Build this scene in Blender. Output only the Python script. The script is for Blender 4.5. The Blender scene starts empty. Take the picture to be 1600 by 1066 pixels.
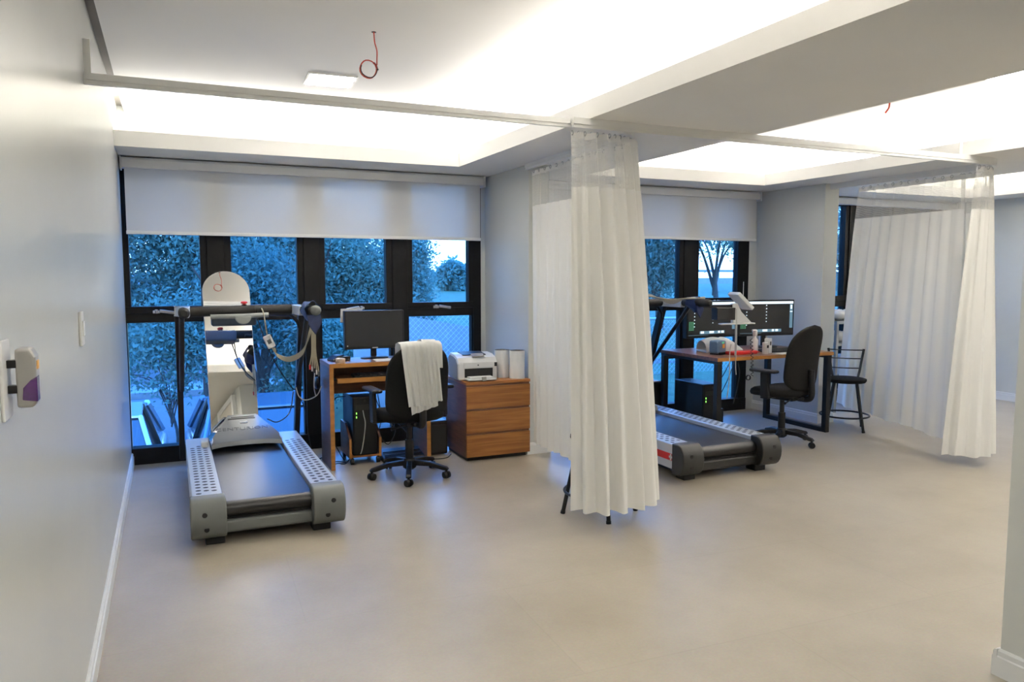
import bpy, math, random
import numpy as np
from mathutils import Vector, Matrix
random.seed(7); RNG = np.random.default_rng(11)
PI = math.pi
SC = bpy.context.scene
COL = SC.collection

# ------------------------------------------------------------------ camera
CAM = (0.2991, -6.4069, 1.45)
cd = bpy.data.cameras.new('camera'); cam = bpy.data.objects.new('camera', cd); COL.objects.link(cam)
cd.sensor_width = 36.0; cd.lens = 1190.13 / 1600 * 36.0
cd.clip_start = 0.02; cd.clip_end = 400
cam.location = CAM
cam.rotation_euler = (math.radians(90 - 5.014), 0, math.radians(-24.233))
SC.camera = cam
# ------------------------------------------------------------------ view
SC.view_settings.view_transform = 'Standard'; SC.view_settings.look = 'None'
SC.view_settings.gamma = 1.0; SC.view_settings.use_curve_mapping = False
SC.view_settings.exposure = 0.72
# ------------------------------------------------------------------ sky (dusk, bluish against the warm indoor light)
W = bpy.data.worlds.new('dusk_sky'); SC.world = W; W.use_nodes = True
nt = W.node_tree; nt.nodes.clear()
wo = nt.nodes.new('ShaderNodeOutputWorld'); bg = nt.nodes.new('ShaderNodeBackground')
tc = nt.nodes.new('ShaderNodeTexCoord'); sx = nt.nodes.new('ShaderNodeSeparateXYZ'); cr = nt.nodes.new('ShaderNodeValToRGB')
nt.links.new(tc.outputs['Generated'], sx.inputs[0]); nt.links.new(sx.outputs['Z'], cr.inputs[0])
cr.color_ramp.elements[0].position = 0.0; cr.color_ramp.elements[0].color = (0.78, 0.88, 1.0, 1)
cr.color_ramp.elements[1].position = 0.55; cr.color_ramp.elements[1].color = (0.17, 0.44, 1.0, 1)
nt.links.new(cr.outputs[0], bg.inputs[0]); bg.inputs[1].default_value = 5.8
nt.links.new(bg.outputs[0], wo.inputs[0])

# ------------------------------------------------------------------ cove lamps (LED strips lying on the lowered ceiling slabs)
ZS = 2.308; ZL = 2.412; ZC = 2.65          # slab underside, slab lip top, upper ceiling
COVE = 18.5                                  # watts per metre
def strip(name, x0, y0, x1, y1, z=2.43, wpm=COVE, col=(1.0, 0.945, 0.87)):
    L = math.hypot(x1 - x0, y1 - y0)
    d = bpy.data.lights.new(name, 'AREA'); d.shape = 'RECTANGLE'; d.size = L; d.size_y = 0.03
    d.energy = wpm * L; d.color = col
    o = bpy.data.objects.new(name, d); COL.objects.link(o)
    o.location = ((x0 + x1) / 2, (y0 + y1) / 2, z)
    o.rotation_euler = (PI, 0, -math.atan2(y1 - y0, x1 - x0))
    return o
YF = -0.576; YN = -5.0                      # far and near end of the ceiling trays
B1L, B1R, B2L, B2R, T3R = 2.458, 3.637, 5.617, 6.90, 8.60
strip('cove_lamp', 0.02, YF + .07, B1L, YF + .07)
strip('cove_lamp', B1L + .07, YN, B1L + .07, YF)
strip('cove_lamp', 0.1, YN - .07, B1L, YN - .07, wpm=10.0)
strip('cove_lamp', B1R, YF + .07, B2L, YF + .07)
strip('cove_lamp', B2L + .07, YN, B2L + .07, YF)
strip('cove_lamp', B1R, YN - .07, B2L, YN - .07, wpm=10.0)
strip('cove_lamp', B2R, YF + .07, T3R, YF + .07)
strip('cove_lamp', B2R - .07, YN, B2R - .07, YF)
strip('cove_lamp', T3R + .07, YN, T3R + .07, YF)

# ================================================================== helpers
class MB:
    def __init__(s): s.v = []; s.f = []
    def add(s, vs, fs):
        o = len(s.v); s.v += [tuple(p) for p in vs]; s.f += [tuple(i + o for i in q) for q in fs]; return s
    def box(s, a, b):
        x0, y0, z0 = a; x1, y1, z1 = b
        return s.add([(x0,y0,z0),(x1,y0,z0),(x1,y1,z0),(x0,y1,z0),(x0,y0,z1),(x1,y0,z1),(x1,y1,z1),(x0,y1,z1)],
                     [(0,3,2,1),(4,5,6,7),(0,1,5,4),(1,2,6,5),(2,3,7,6),(3,0,4,7)])
    def obox(s, c, size, M=None):
        hx, hy, hz = [q / 2 for q in size]; M = M or Matrix()
        vs = [Vector((x*hx, y*hy, z*hz)) for z in (-1,1) for x, y in ((-1,-1),(1,-1),(1,1),(-1,1))]
        vs = [Vector(c) + M @ q for q in vs]
        return s.add(vs, [(0,3,2,1),(4,5,6,7),(0,1,5,4),(1,2,6,5),(2,3,7,6),(3,0,4,7)])
    def prism(s, pts, axis, lo, hi):
        n = len(pts)
        def P(p, h): return {'x': (h, p[0], p[1]), 'y': (p[0], h, p[1]), 'z': (p[0], p[1], h)}[axis]
        vs = [P(p, lo) for p in pts] + [P(p, hi) for p in pts]
        fs = [tuple(range(n))[::-1], tuple(range(n, 2*n))] + [(i, (i+1) % n, n+(i+1) % n, n+i) for i in range(n)]
        return s.add(vs, fs)
    def cyl(s, p0, p1, r0, r1=None, n=16, cap=True):
        r1 = r0 if r1 is None else r1
        return s.tube([p0, p1], [r0, r1], n, cap)
    def tube(s, pts, r, n=6, cap=True):
        P = [Vector(p) for p in pts]; m = len(P); R = r if isinstance(r, (list, tuple)) else [r] * m
        T = []
        for i in range(m):
            t = P[min(i+1, m-1)] - P[max(i-1, 0)]
            T.append(t.normalized() if t.length > 1e-9 else Vector((0,0,1)))
        a = Vector((0,0,1)) if abs(T[0].z) < .9 else Vector((1,0,0))
        u = T[0].cross(a).normalized(); vs = []
        for i in range(m):
            u = (u - T[i] * u.dot(T[i]))
            u = u.normalized() if u.length > 1e-6 else T[i].orthogonal().normalized()
            w = T[i].cross(u)
            for k in range(n):
                c = 2*PI*k/n; vs.append(P[i] + (u*math.cos(c) + w*math.sin(c)) * R[i])
        fs = [(i*n+k, i*n+(k+1) % n, (i+1)*n+(k+1) % n, (i+1)*n+k) for i in range(m-1) for k in range(n)]
        if cap: fs += [tuple(range(n))[::-1], tuple(range((m-1)*n, m*n))]
        return s.add(vs, fs)
    def lathe(s, prof, n=24, c=(0,0,0)):
        m = len(prof); vs = []
        for r, z in prof:
            for k in range(n):
                a = 2*PI*k/n; vs.append((c[0]+r*math.cos(a), c[1]+r*math.sin(a), c[2]+z))
        fs = [(i*n+k, i*n+(k+1) % n, (i+1)*n+(k+1) % n, (i+1)*n+k) for i in range(m-1) for k in range(n)]
        fs += [tuple(range(n))[::-1], tuple(range((m-1)*n, m*n))]
        return s.add(vs, fs)
    def ell(s, c, r, nu=16, nv=10):
        vs = []; fs = []
        for j in range(nv+1):
            t = PI*j/nv
            for i in range(nu):
                a = 2*PI*i/nu; vs.append((c[0]+r[0]*math.sin(t)*math.cos(a), c[1]+r[1]*math.sin(t)*math.sin(a), c[2]-r[2]*math.cos(t)))
        fs = [(j*nu+i, j*nu+(i+1) % nu, (j+1)*nu+(i+1) % nu, (j+1)*nu+i) for j in range(nv) for i in range(nu)]
        return s.add(vs, fs)
    def grid(s, fn, nu, nv, wrap=False):
        vs = [fn(i/(nu if wrap else nu-1), j/(nv-1)) for j in range(nv) for i in range(nu)]
        k = nu if wrap else nu-1
        return s.add(vs, [(j*nu+i, j*nu+(i+1) % nu, (j+1)*nu+(i+1) % nu, (j+1)*nu+i) for j in range(nv-1) for i in range(k)])

def link(name, data, parent=None):
    o = bpy.data.objects.new(name, data); COL.objects.link(o)
    if parent is not None: o.parent = parent
    return o
def ob(name, mb, mat, parent=None, bev=0.0, smooth=None, seg=2, sub=0, kind=None, label=None):
    me = bpy.data.meshes.new(name); me.from_pydata([tuple(p) for p in mb.v], [], mb.f); me.update()
    if smooth is not None:
        me.shade_smooth()
        if smooth < 180: me.set_sharp_from_angle(angle=math.radians(smooth))
    me.materials.append(mat)
    o = link(name, me, parent)
    if bev:
        b = o.modifiers.new('bevel', 'BEVEL'); b.width = bev; b.segments = seg; b.limit_method = 'ANGLE'; b.angle_limit = math.radians(40)
    if sub:
        b = o.modifiers.new('subdivision', 'SUBSURF'); b.levels = sub; b.render_levels = sub
    if kind: o['kind'] = kind
    if label: o['label'] = label
    return o
def tag(o, label, cat, group=None):
    o['label'] = label; o['category'] = cat
    if group: o['group'] = group
    return o
def thing(name, label, cat, loc=(0,0,0), rz=0, group=None):
    o = link(name, None); o.location = loc; o.rotation_euler = (0, 0, rz); o.empty_display_size = .1
    return tag(o, label, cat, group)
def struct(name, mb, mat, parent=None, **k):
    o = ob(name, mb, mat, parent, **k)
    if parent is None: o['kind'] = 'structure'
    return o
def copy_part(src, parent, loc=None):
    c = src.copy(); COL.objects.link(c); c.parent = parent
    if loc is not None: c.location = loc
    return c
def cat_rom(pts, n=8):
    P = [Vector(p) for p in pts]; P = [2*P[0]-P[1]] + P + [2*P[-1]-P[-2]]; out = []
    for i in range(1, len(P)-2):
        a, b, c, d = P[i-1:i+3]
        for k in range(n):
            t = k/n; out.append(.5*((2*b) + (c-a)*t + (2*a-5*b+4*c-d)*t*t + (3*b-a-3*c+d)*t**3))
    out.append(P[-2]); return out
def text_mesh(name, txt, size, mat, parent, M, extrude=.0008, space=1.0):
    cu = bpy.data.curves.new(name, 'FONT'); cu.body = txt; cu.size = size; cu.extrude = extrude
    cu.align_x = 'CENTER'; cu.align_y = 'CENTER'; cu.space_character = space
    t = bpy.data.objects.new(name, cu); COL.objects.link(t)
    me = bpy.data.meshes.new_from_object(t.evaluated_get(bpy.context.evaluated_depsgraph_get()))
    bpy.data.objects.remove(t)
    me.transform(M); me.materials.clear(); me.materials.append(mat)
    return link(name, me, parent)

# ================================================================== materials
def mat(name, col, rough=.5, metal=0.0, var=0.0, vscale=8.0, bump=0.0, bscale=60.0, coat=0.0, emit=None, estr=0.0, spec=None, sheen=0.0, stretch=None):
    m = bpy.data.materials.new(name); m.use_nodes = True; n = m.node_tree.nodes; l = m.node_tree.links
    b = n['Principled BSDF']; b.inputs['Base Color'].default_value = (*col, 1); b.inputs['Roughness'].default_value = rough
    b.inputs['Metallic'].default_value = metal
    if coat: b.inputs['Coat Weight'].default_value = coat; b.inputs['Coat Roughness'].default_value = .12
    if spec is not None: b.inputs['Specular IOR Level'].default_value = spec
    if sheen: b.inputs['Sheen Weight'].default_value = sheen
    if emit: b.inputs['Emission Color'].default_value = (*emit, 1); b.inputs['Emission Strength'].default_value = estr
    tcn = n.new('ShaderNodeTexCoord'); src = tcn.outputs['Object']
    if stretch:
        mp = n.new('ShaderNodeMapping'); mp.inputs['Scale'].default_value = stretch; l.new(src, mp.inputs[0]); src = mp.outputs[0]
    if var:
        t = n.new('ShaderNodeTexNoise'); t.inputs['Scale'].default_value = vscale; t.inputs['Detail'].default_value = 4
        l.new(src, t.inputs['Vector'])
        r = n.new('ShaderNodeValToRGB'); r.color_ramp.elements[0].position = .3; r.color_ramp.elements[1].position = .7
        r.color_ramp.elements[0].color = (*[c*(1-var) for c in col], 1); r.color_ramp.elements[1].color = (*[min(1, c*(1+var)) for c in col], 1)
        l.new(t.outputs['Fac'], r.inputs[0]); l.new(r.outputs[0], b.inputs['Base Color'])
    if bump:
        t2 = n.new('ShaderNodeTexNoise'); t2.inputs['Scale'].default_value = bscale; l.new(src, t2.inputs['Vector'])
        bp = n.new('ShaderNodeBump'); bp.inputs['Strength'].default_value = bump; bp.inputs['Distance'].default_value = .01
        l.new(t2.outputs['Fac'], bp.inputs['Height']); l.new(bp.outputs[0], b.inputs['Normal'])
    return m
def shader(name):
    m = bpy.data.materials.new(name); m.use_nodes = True; m.node_tree.nodes.clear()
    n = m.node_tree.nodes; return m, n, m.node_tree.links, n.new('ShaderNodeOutputMaterial')
def emis(name, col, s):
    m, n, l, o = shader(name); e = n.new('ShaderNodeEmission'); e.inputs[0].default_value = (*col, 1); e.inputs[1].default_value = s
    l.new(e.outputs[0], o.inputs[0]); return m

def wood(name, c1, c2, axis_scale=(2.0, 30.0, 30.0), rough=.42):
    m = bpy.data.materials.new(name); m.use_nodes = True; n = m.node_tree.nodes; l = m.node_tree.links; b = n['Principled BSDF']
    t = n.new('ShaderNodeTexCoord'); mp = n.new('ShaderNodeMapping'); mp.inputs['Scale'].default_value = axis_scale
    no = n.new('ShaderNodeTexNoise'); no.inputs['Scale'].default_value = 1.6; no.inputs['Detail'].default_value = 6; no.inputs['Distortion'].default_value = .6
    r = n.new('ShaderNodeValToRGB'); r.color_ramp.elements[0].position = .32; r.color_ramp.elements[1].position = .68
    r.color_ramp.elements[0].color = (*c1, 1); r.color_ramp.elements[1].color = (*c2, 1)
    l.new(t.outputs['Object'], mp.inputs[0]); l.new(mp.outputs[0], no.inputs['Vector']); l.new(no.outputs['Fac'], r.inputs[0])
    l.new(r.outputs[0], b.inputs['Base Color']); b.inputs['Roughness'].default_value = rough
    return m
def floor_mat():
    m = bpy.data.materials.new('beige_vinyl_floor'); m.use_nodes = True; n = m.node_tree.nodes; l = m.node_tree.links; b = n['Principled BSDF']
    t = n.new('ShaderNodeTexCoord')
    n1 = n.new('ShaderNodeTexNoise'); n1.inputs['Scale'].default_value = 1.3; n1.inputs['Detail'].default_value = 7; n1.inputs['Roughness'].default_value = .62
    n2 = n.new('ShaderNodeTexNoise'); n2.inputs['Scale'].default_value = 90; n2.inputs['Detail'].default_value = 3
    br = n.new('ShaderNodeTexBrick'); br.inputs['Scale'].default_value = .62; br.inputs['Mortar Size'].default_value = .002
    br.inputs['Color1'].default_value = (1,1,1,1); br.inputs['Color2'].default_value = (.965,.965,.965,1); br.inputs['Mortar'].default_value = (.93,.93,.93,1)
    br.inputs['Row Height'].default_value = .5; br.inputs['Brick Width'].default_value = 1.1
    mr = n.new('ShaderNodeMapping'); mr.inputs['Rotation'].default_value = (0,0,math.radians(2))
    r = n.new('ShaderNodeValToRGB'); r.color_ramp.elements[0].position = .33; r.color_ramp.elements[1].position = .68
    r.color_ramp.elements[0].color = (.350,.308,.240,1); r.color_ramp.elements[1].color = (.435,.390,.314,1)
    mx = n.new('ShaderNodeMix'); mx.data_type = 'RGBA'; mx.blend_type = 'MULTIPLY'; mx.inputs[0].default_value = 1
    mx2 = n.new('ShaderNodeMix'); mx2.data_type = 'RGBA'; mx2.blend_type = 'OVERLAY'; mx2.inputs[0].default_value = .12
    l.new(t.outputs['Object'], n1.inputs['Vector']); l.new(t.outputs['Object'], n2.inputs['Vector']); l.new(t.outputs['Object'], mr.inputs[0]); l.new(mr.outputs[0], br.inputs['Vector'])
    l.new(n1.outputs['Fac'], r.inputs[0]); l.new(r.outputs[0], mx.inputs[6]); l.new(br.outputs['Color'], mx.inputs[7])
    l.new(mx.outputs[2], mx2.inputs[6]); l.new(n2.outputs['Color'], mx2.inputs[7]); l.new(mx2.outputs[2], b.inputs['Base Color'])
    b.inputs['Roughness'].default_value = .37; b.inputs['Specular IOR Level'].default_value = .45
    return m
def glass_mat():
    m, n, l, o = shader('blue_tinted_window_glass')
    tr = n.new('ShaderNodeBsdfTransparent'); tr.inputs[0].default_value = (.52, .77, 1.0, 1)
    gl = n.new('ShaderNodeBsdfGlossy'); gl.inputs['Roughness'].default_value = .01; gl.inputs[0].default_value = (.9,.95,1,1)
    lw = n.new('ShaderNodeFresnel'); lw.inputs[0].default_value = 1.35; mx = n.new('ShaderNodeMixShader')
    l.new(lw.outputs[0], mx.inputs[0]); l.new(tr.outputs[0], mx.inputs[1]); l.new(gl.outputs[0], mx.inputs[2]); l.new(mx.outputs[0], o.inputs[0])
    return m
def cloth(name, col, transl=.35, clear=0.0, bump=0.15, bs=220):
    m, n, l, o = shader(name)
    d = n.new('ShaderNodeBsdfDiffuse'); d.inputs[0].default_value = (*col, 1)
    t = n.new('ShaderNodeBsdfTranslucent'); t.inputs[0].default_value = (*col, 1)
    a = n.new('ShaderNodeMixShader'); a.inputs[0].default_value = transl
    l.new(d.outputs[0], a.inputs[1]); l.new(t.outputs[0], a.inputs[2]); out = a.outputs[0]
    tcn = n.new('ShaderNodeTexCoord'); no = n.new('ShaderNodeTexNoise'); no.inputs['Scale'].default_value = bs
    l.new(tcn.outputs['Object'], no.inputs['Vector']); bp = n.new('ShaderNodeBump'); bp.inputs['Strength'].default_value = bump; bp.inputs['Distance'].default_value = .002
    l.new(no.outputs['Fac'], bp.inputs['Height']); l.new(bp.outputs[0], d.inputs['Normal'])
    if clear:
        x = n.new('ShaderNodeBsdfTransparent'); b = n.new('ShaderNodeMixShader'); b.inputs[0].default_value = clear
        l.new(out, b.inputs[1]); l.new(x.outputs[0], b.inputs[2]); out = b.outputs[0]
    l.new(out, o.inputs[0]); return m
def net_mat():
    # open-weave curtain net: small staggered holes over the UV grid (metres)
    m, n, l, o = shader('cream_curtain_net')
    d = n.new('ShaderNodeBsdfDiffuse'); d.inputs[0].default_value = (.88,.86,.80,1)
    t = n.new('ShaderNodeBsdfTranslucent'); t.inputs[0].default_value = (.88,.86,.80,1)
    a = n.new('ShaderNodeMixShader'); a.inputs[0].default_value = .35; l.new(d.outputs[0], a.inputs[1]); l.new(t.outputs[0], a.inputs[2])
    uv = n.new('ShaderNodeUVMap'); sp = n.new('ShaderNodeSeparateXYZ'); l.new(uv.outputs[0], sp.inputs[0])
    def sn(sock):
        q = n.new('ShaderNodeMath'); q.operation = 'MULTIPLY'; q.inputs[1].default_value = 2*PI/.016; l.new(sock, q.inputs[0])
        r = n.new('ShaderNodeMath'); r.operation = 'SINE'; l.new(q.outputs[0], r.inputs[0]); return r.outputs[0]
    p = n.new('ShaderNodeMath'); p.operation = 'MULTIPLY'; l.new(sn(sp.outputs[0]), p.inputs[0]); l.new(sn(sp.outputs[1]), p.inputs[1])
    ab = n.new('ShaderNodeMath'); ab.operation = 'ABSOLUTE'; l.new(p.outputs[0], ab.inputs[0])
    gt = n.new('ShaderNodeMath'); gt.operation = 'GREATER_THAN'; gt.inputs[1].default_value = .33; l.new(ab.outputs[0], gt.inputs[0])
    x = n.new('ShaderNodeBsdfTransparent'); b = n.new('ShaderNodeMixShader')
    l.new(gt.outputs[0], b.inputs[0]); l.new(a.outputs[0], b.inputs[1]); l.new(x.outputs[0], b.inputs[2]); l.new(b.outputs[0], o.inputs[0])
    return m

M_CEIL = mat('white_ceiling_paint', (.86,.85,.82), .7, var=.015, vscale=2)
M_WALL = mat('pale_grey_wall_paint', (.63,.645,.615), .27, var=.012, vscale=3, bump=.015, bscale=60)
M_BASE = mat('white_baseboard_paint', (.80,.81,.80), .4, var=.01)
M_GAP = mat('grey_shadow_gap_paint', (.20,.185,.165), .7, var=.05)
M_FLOOR = floor_mat()
M_FRAME = mat('black_aluminium', (.0045,.0045,.005), .5, metal=.0, var=.12, vscale=4, spec=.2)
M_GLASS = glass_mat()
M_BLIND = cloth('white_solar_screen_fabric', (.84,.84,.82), .16, clear=.12, bump=.05, bs=400)
M_CURT = cloth('cream_curtain_fabric', (.92,.91,.87), .09, bump=.06)
M_NET = net_mat()
M_WPLA = mat('white_plastic', (.75,.75,.73), .35, var=.02)
M_RAIL = mat('white_powder_coated_rail', (.84,.84,.82), .4, var=.02)
M_STEEL = mat('brushed_steel', (.55,.55,.54), .3, metal=1.0, var=.05, vscale=30)
M_ALU = mat('silver_white_aluminium', (.66,.69,.71), .35, metal=.25, var=.03, vscale=5)
M_GREYP = mat('grey_moulded_plastic', (.105,.115,.110), .5, var=.06, bump=.05, bscale=200)
M_GREYD = mat('dark_grey_moulded_plastic', (.015,.015,.014), .5, var=.08, bump=.05, bscale=200)
M_BELT = mat('black_running_belt', (.008,.008,.0085), .36, var=.2, vscale=14, bump=.08, bscale=300)
M_BLK = mat('black_plastic', (.007,.007,.0075), .42, spec=.35, var=.1)
M_BLKM = mat('black_painted_steel', (.007,.007,.008), .38, spec=.35, var=.1)
M_FAB = mat('black_upholstery', (.0055,.0055,.0055), .9, spec=.2, var=.15, vscale=60, bump=.2, bscale=500)
M_PAD = mat('black_foam_grip', (.011,.0105,.010), .75, var=.12, vscale=40, bump=.1, bscale=300)
M_HOOD = mat('silver_grey_hood', (.15,.165,.18), .30, metal=.25, var=.05, vscale=6, coat=.25)
M_HOODW = mat('grey_hood_side', (.10,.13,.16), .15, metal=.4, var=.06, coat=.6)
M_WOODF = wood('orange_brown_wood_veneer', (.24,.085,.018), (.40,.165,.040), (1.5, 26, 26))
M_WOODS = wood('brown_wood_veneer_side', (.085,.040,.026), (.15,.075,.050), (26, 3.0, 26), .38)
M_WOODE = wood('orange_wood_edge', (.33,.14,.028), (.45,.20,.045), (3, 3, 20))
M_WOODT = wood('dark_wood_top', (.13,.055,.028), (.24,.105,.050), (2, 24, 24), .35)
M_SCREEN = mat('matte_dark_screen', (.013,.013,.013), .3, var=.05)
M_PAPER = mat('white_paper', (.80,.80,.78), .7, var=.02, vscale=20)
M_TISSUE = mat('white_paper_towel', (.82,.82,.80), .9, var=.02, bump=.25, bscale=50)
M_COAT = cloth('white_cotton_coat', (.80,.80,.76), .12, bump=.25, bs=90)
M_BLUE = mat('navy_blue_nylon', (.006,.016,.075), .6, var=.2, vscale=30, bump=.2, bscale=90)
M_RED = mat('red_plastic', (.50,.015,.015), .35, var=.05)
M_REDW = mat('red_wire_insulation', (.55,.06,.03), .4, var=.08)
M_BLKW = mat('black_wire_insulation', (.012,.012,.013), .45, var=.1)
M_YELW = mat('yellowish_lead_wire', (.36,.33,.24), .5, var=.1)
M_GRYW = mat('pale_grey_wire', (.5,.5,.48), .5, var=.05)
M_LED = emis('lit_led_panel', (1.0,.95,.88), 38.0)
M_GREEN = emis('green_led', (.25,1.0,.1), 2.0)
M_UIW = emis('screen_white', (.75,.9,1.0), .85)
M_UIB = emis('screen_blue_grey', (.18,.32,.42), .5)
M_UIG = emis('screen_green', (.2,.75,.4), .5)

def mirror_mat():
    m, n, l, o = shader('mirror_silver'); g = n.new('ShaderNodeBsdfGlossy'); g.inputs[0].default_value = (.92,.92,.90,1); g.inputs['Roughness'].default_value = .0
    l.new(g.outputs[0], o.inputs[0]); return m
M_MIRROR = mirror_mat()

# ================================================================== the room
XR, YB = 9.05, -10.0
struct('floor', MB().box((-.2, YB-.2, -.12), (XR+.2, .12, 0)), M_FLOOR)
struct('ceiling', MB().box((.045, YB, ZC), (XR+.2, .3, ZC+.1)).box((-.2, YB-.2, ZC+.1), (XR+.2, .3, ZC+.2)), M_CEIL)
struct('wall_left', MB().box((-.15, YB, 0), (0, .16, ZC+.1)), M_WALL)
struct('trim_1', MB().box((0.0, YB, ZC+.03), (.047, -.02, ZC+.05)), M_GAP)
struct('wall_right', MB().box((XR, YB, 0), (XR+.15, .16, ZC+.1)), M_WALL)
struct('wall_back', MB().box((-.15, YB-.15, 0), (XR+.15, YB, ZC+.1)), M_WALL)
def bboard(name, a, b, nrm, h=.095, t=.016):
    # moulded skirting between two floor points, projecting along nrm
    mb = MB(); ax, ay = a; bx, by = b; nx, ny = nrm
    prof = [(0,0),(t,0),(t,h*.72),(t*.72,h*.76),(t*.72,h*.93),(t*.35,h),(0,h)]
    vs = [(ax+nx*p, ay+ny*p, z) for p, z in prof] + [(bx+nx*p, by+ny*p, z) for p, z in prof]
    n = len(prof); mb.add(vs, [tuple(range(n)), tuple(range(n, 2*n))[::-1]] + [(i, n+i, n+(i+1) % n, (i+1) % n) for i in range(n)])
    return struct(name, mb, M_BASE)
bboard('baseboard_left', (0, YB), (0, -.03), (1, 0))
bboard('baseboard_right', (XR, YB), (XR, -.03), (-1, 0))
# lowered ceiling slabs around the lit trays, all one white plasterboard construction each
def slab(name, x0, x1, y0, y1):
    # thin slab with an upstanding lip towards the trays
    return struct(name, MB().box((x0, y0, ZS), (x1, y1, ZL)), M_CEIL)
slab('ceiling_border', 0.0, XR, YF, .14)
slab('ceiling_beam', B1L, B1R, YN, YF)
slab('ceiling_beam', B2L, B2R, YN, YF)
slab('ceiling_beam', T3R, XR, YN, YF)
slab('ceiling_lowered', 0.0, XR, YB, YN)
struct('wall_head', MB().box((-.15, .06, ZS-.02), (XR+.15, .2, ZC+.2)), M_WALL)
# bay dividing piers
P1L, P1R, P2L, P2R, PY = 2.904, 3.085, 6.027, 6.205, -.94
for nm, a, b in (('wall_pier', P1L, P1R), ('wall_pier', P2L, P2R)):
    struct(nm, MB().box((a, PY, 0), (b, .14, ZS)), M_WALL, bev=.004)
for k, (a, b) in enumerate(((P1L, P1R), (P2L, P2R))):
    bboard('baseboard_pier', (a, PY), (a, -.03), (-1, 0))
    bboard('baseboard_pier', (b, PY), (b, -.03), (1, 0))
    bboard('baseboard_pier', (a-.016, PY), (b+.016, PY), (0, -1))
# partition wall beside the camera, on the right
struct('wall_partition', MB().box((3.0, YB, 0), (3.18, -4.715, ZS)), M_WALL, bev=.004)
bboard('baseboard_partition', (3.0, YB), (3.0, -4.715), (-1, 0), .1, .018)
bboard('baseboard_partition', (2.982, -4.715), (3.198, -4.715), (0, 1), .1, .018)
# doorway seen in the tall mirror
struct('wall_corridor', MB().box((2.15, YB, 0), (2.995, -5.6, ZS)), M_WALL, bev=.004)
DX = 2.15-3.0
d1 = struct('door_1', MB().box((2.955+DX, -6.75, 0), (2.998+DX, -5.93, 2.16)), mat('cream_door_paint', (.60,.57,.50), .45, var=.02), bev=.004)
fr = MB().box((2.94+DX, -6.83, 0), (3.0+DX, -6.75, 2.24)).box((2.94+DX, -5.93, 0), (3.0+DX, -5.85, 2.24)).box((2.94+DX, -6.75, 2.16), (3.0+DX, -5.93, 2.24))
ob('door_frame', fr, M_BASE, d1, bev=.004)
ob('door_handle', MB().tube([(2.955+DX, -6.03, 1.0), (2.905+DX, -6.03, 1.0), (2.905+DX, -6.15, 1.0)], .01, 8), M_STEEL, d1, smooth=40)

# ---------------------------------------------------------------- windows
ZT1, ZT2, ZWB, ZWT = 1.2055, 1.0837, .126, 2.27
def latch(parent, x, z, flip=1):
    mb = MB().obox((x-.04*flip, -.055, z), (.05, .02, .022)).cyl((x-.04*flip, -.06, z-.012), (x-.04*flip, -.06, z+.018), .012, n=10)
    o = ob('latch', mb, M_STEEL, parent, bev=.003)
    ob('latch_lever', MB().obox((x+.035*flip, -.075, z), (.11, .014, .024), Matrix.Rotation(math.radians(9)*flip, 3, 'Y')), M_STEEL, o, bev=.006, seg=3)
def window(name, x0, x1, panes, latches=()):
    w = link(name, None); w['kind'] = 'structure'; w.location = ((x0+x1)/2, 0, 0)
    ox = (x0+x1)/2
    def P(nm, mb, m, par=w, **k):
        mb.v = [(a-ox, b, c) for a, b, c in mb.v]; return ob(nm, mb, m, par, **k)
    P('sill_bar', MB().box((x0, -.04, 0.0), (x1, .08, ZWB)), M_FRAME, bev=.004)
    P('head_bar', MB().box((x0, -.03, ZWT), (x1, .08, ZS)), M_FRAME)
    P('jamb', MB().box((x0, -.03, ZWB), (panes[0][0]-.035, .08, ZWT)), M_FRAME)
    P('jamb', MB().box((panes[-1][1]+.045, -.03, ZWB), (x1, .08, ZWT)), M_FRAME)
    for i in range(len(panes)-1):
        a, b = panes[i][1]+.05, panes[i+1][0]-.05
        P('mullion', MB().box((a, -.045, ZWB), (b, .08, ZWT)), M_FRAME, bev=.003)
    for i, (a, b) in enumerate(panes):
        lo = max(x0+.005, a-.05) if i == 0 else a-.05; hi = b+.05
        f = MB().box((lo, -.03, ZT1-.05), (hi, .05, ZT1)).box((lo, -.03, ZWT-.05), (hi, .05, ZWT))
        f.box((lo, -.03, ZT1), (a, .05, ZWT-.05)).box((b, -.03, ZT1), (hi, .05, ZWT-.05))
        s = P('sash', f, M_FRAME, bev=.003)
        P('transom', MB().box((lo, -.02, ZT2), (hi, .06, ZT1-.052)), M_FRAME)
        la, lb = a-.030, b+.035
        P('pane', MB().box((a, .012, ZT1), (b, .018, ZWT-.05)), M_GLASS)
        P('pane', MB().box((max(la, x0), .022, ZWB), (lb, .028, ZT2)), M_GLASS)
        if la > lo+.01: P('stile', MB().box((lo, -.01, ZWB), (la, .06, ZT2)), M_FRAME)
        if hi > lb+.005: P('stile', MB().box((lb, -.01, ZWB), (hi, .06, ZT2)), M_FRAME)
    for lx, lz, fl in latches: latch(w, lx-ox, lz, fl)
    return w
window('window_1', 0.0, 2.862, [(.040,.530),(.755,1.259),(1.481,1.996),(2.227,2.746)], [(.25,1.165,1),(1.73,1.165,-1),(2.47,1.165,1)])
window('window_2', 3.085, 5.925, [(3.12,3.58),(3.80,4.31),(4.53,5.031),(5.274,5.781)], [(5.5,1.165,1)])
window('window_3', 6.205, 9.05, [(6.25,6.62),(6.82,7.305),(7.516,7.988),(8.243,8.716)], [])
struct('trim_2', MB().box((2.862, -.03, 0), (P1L, .1, ZS)), M_WALL)
struct('trim_3', MB().box((5.925, -.03, 0), (P2L, .1, ZS)), M_WALL)

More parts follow.
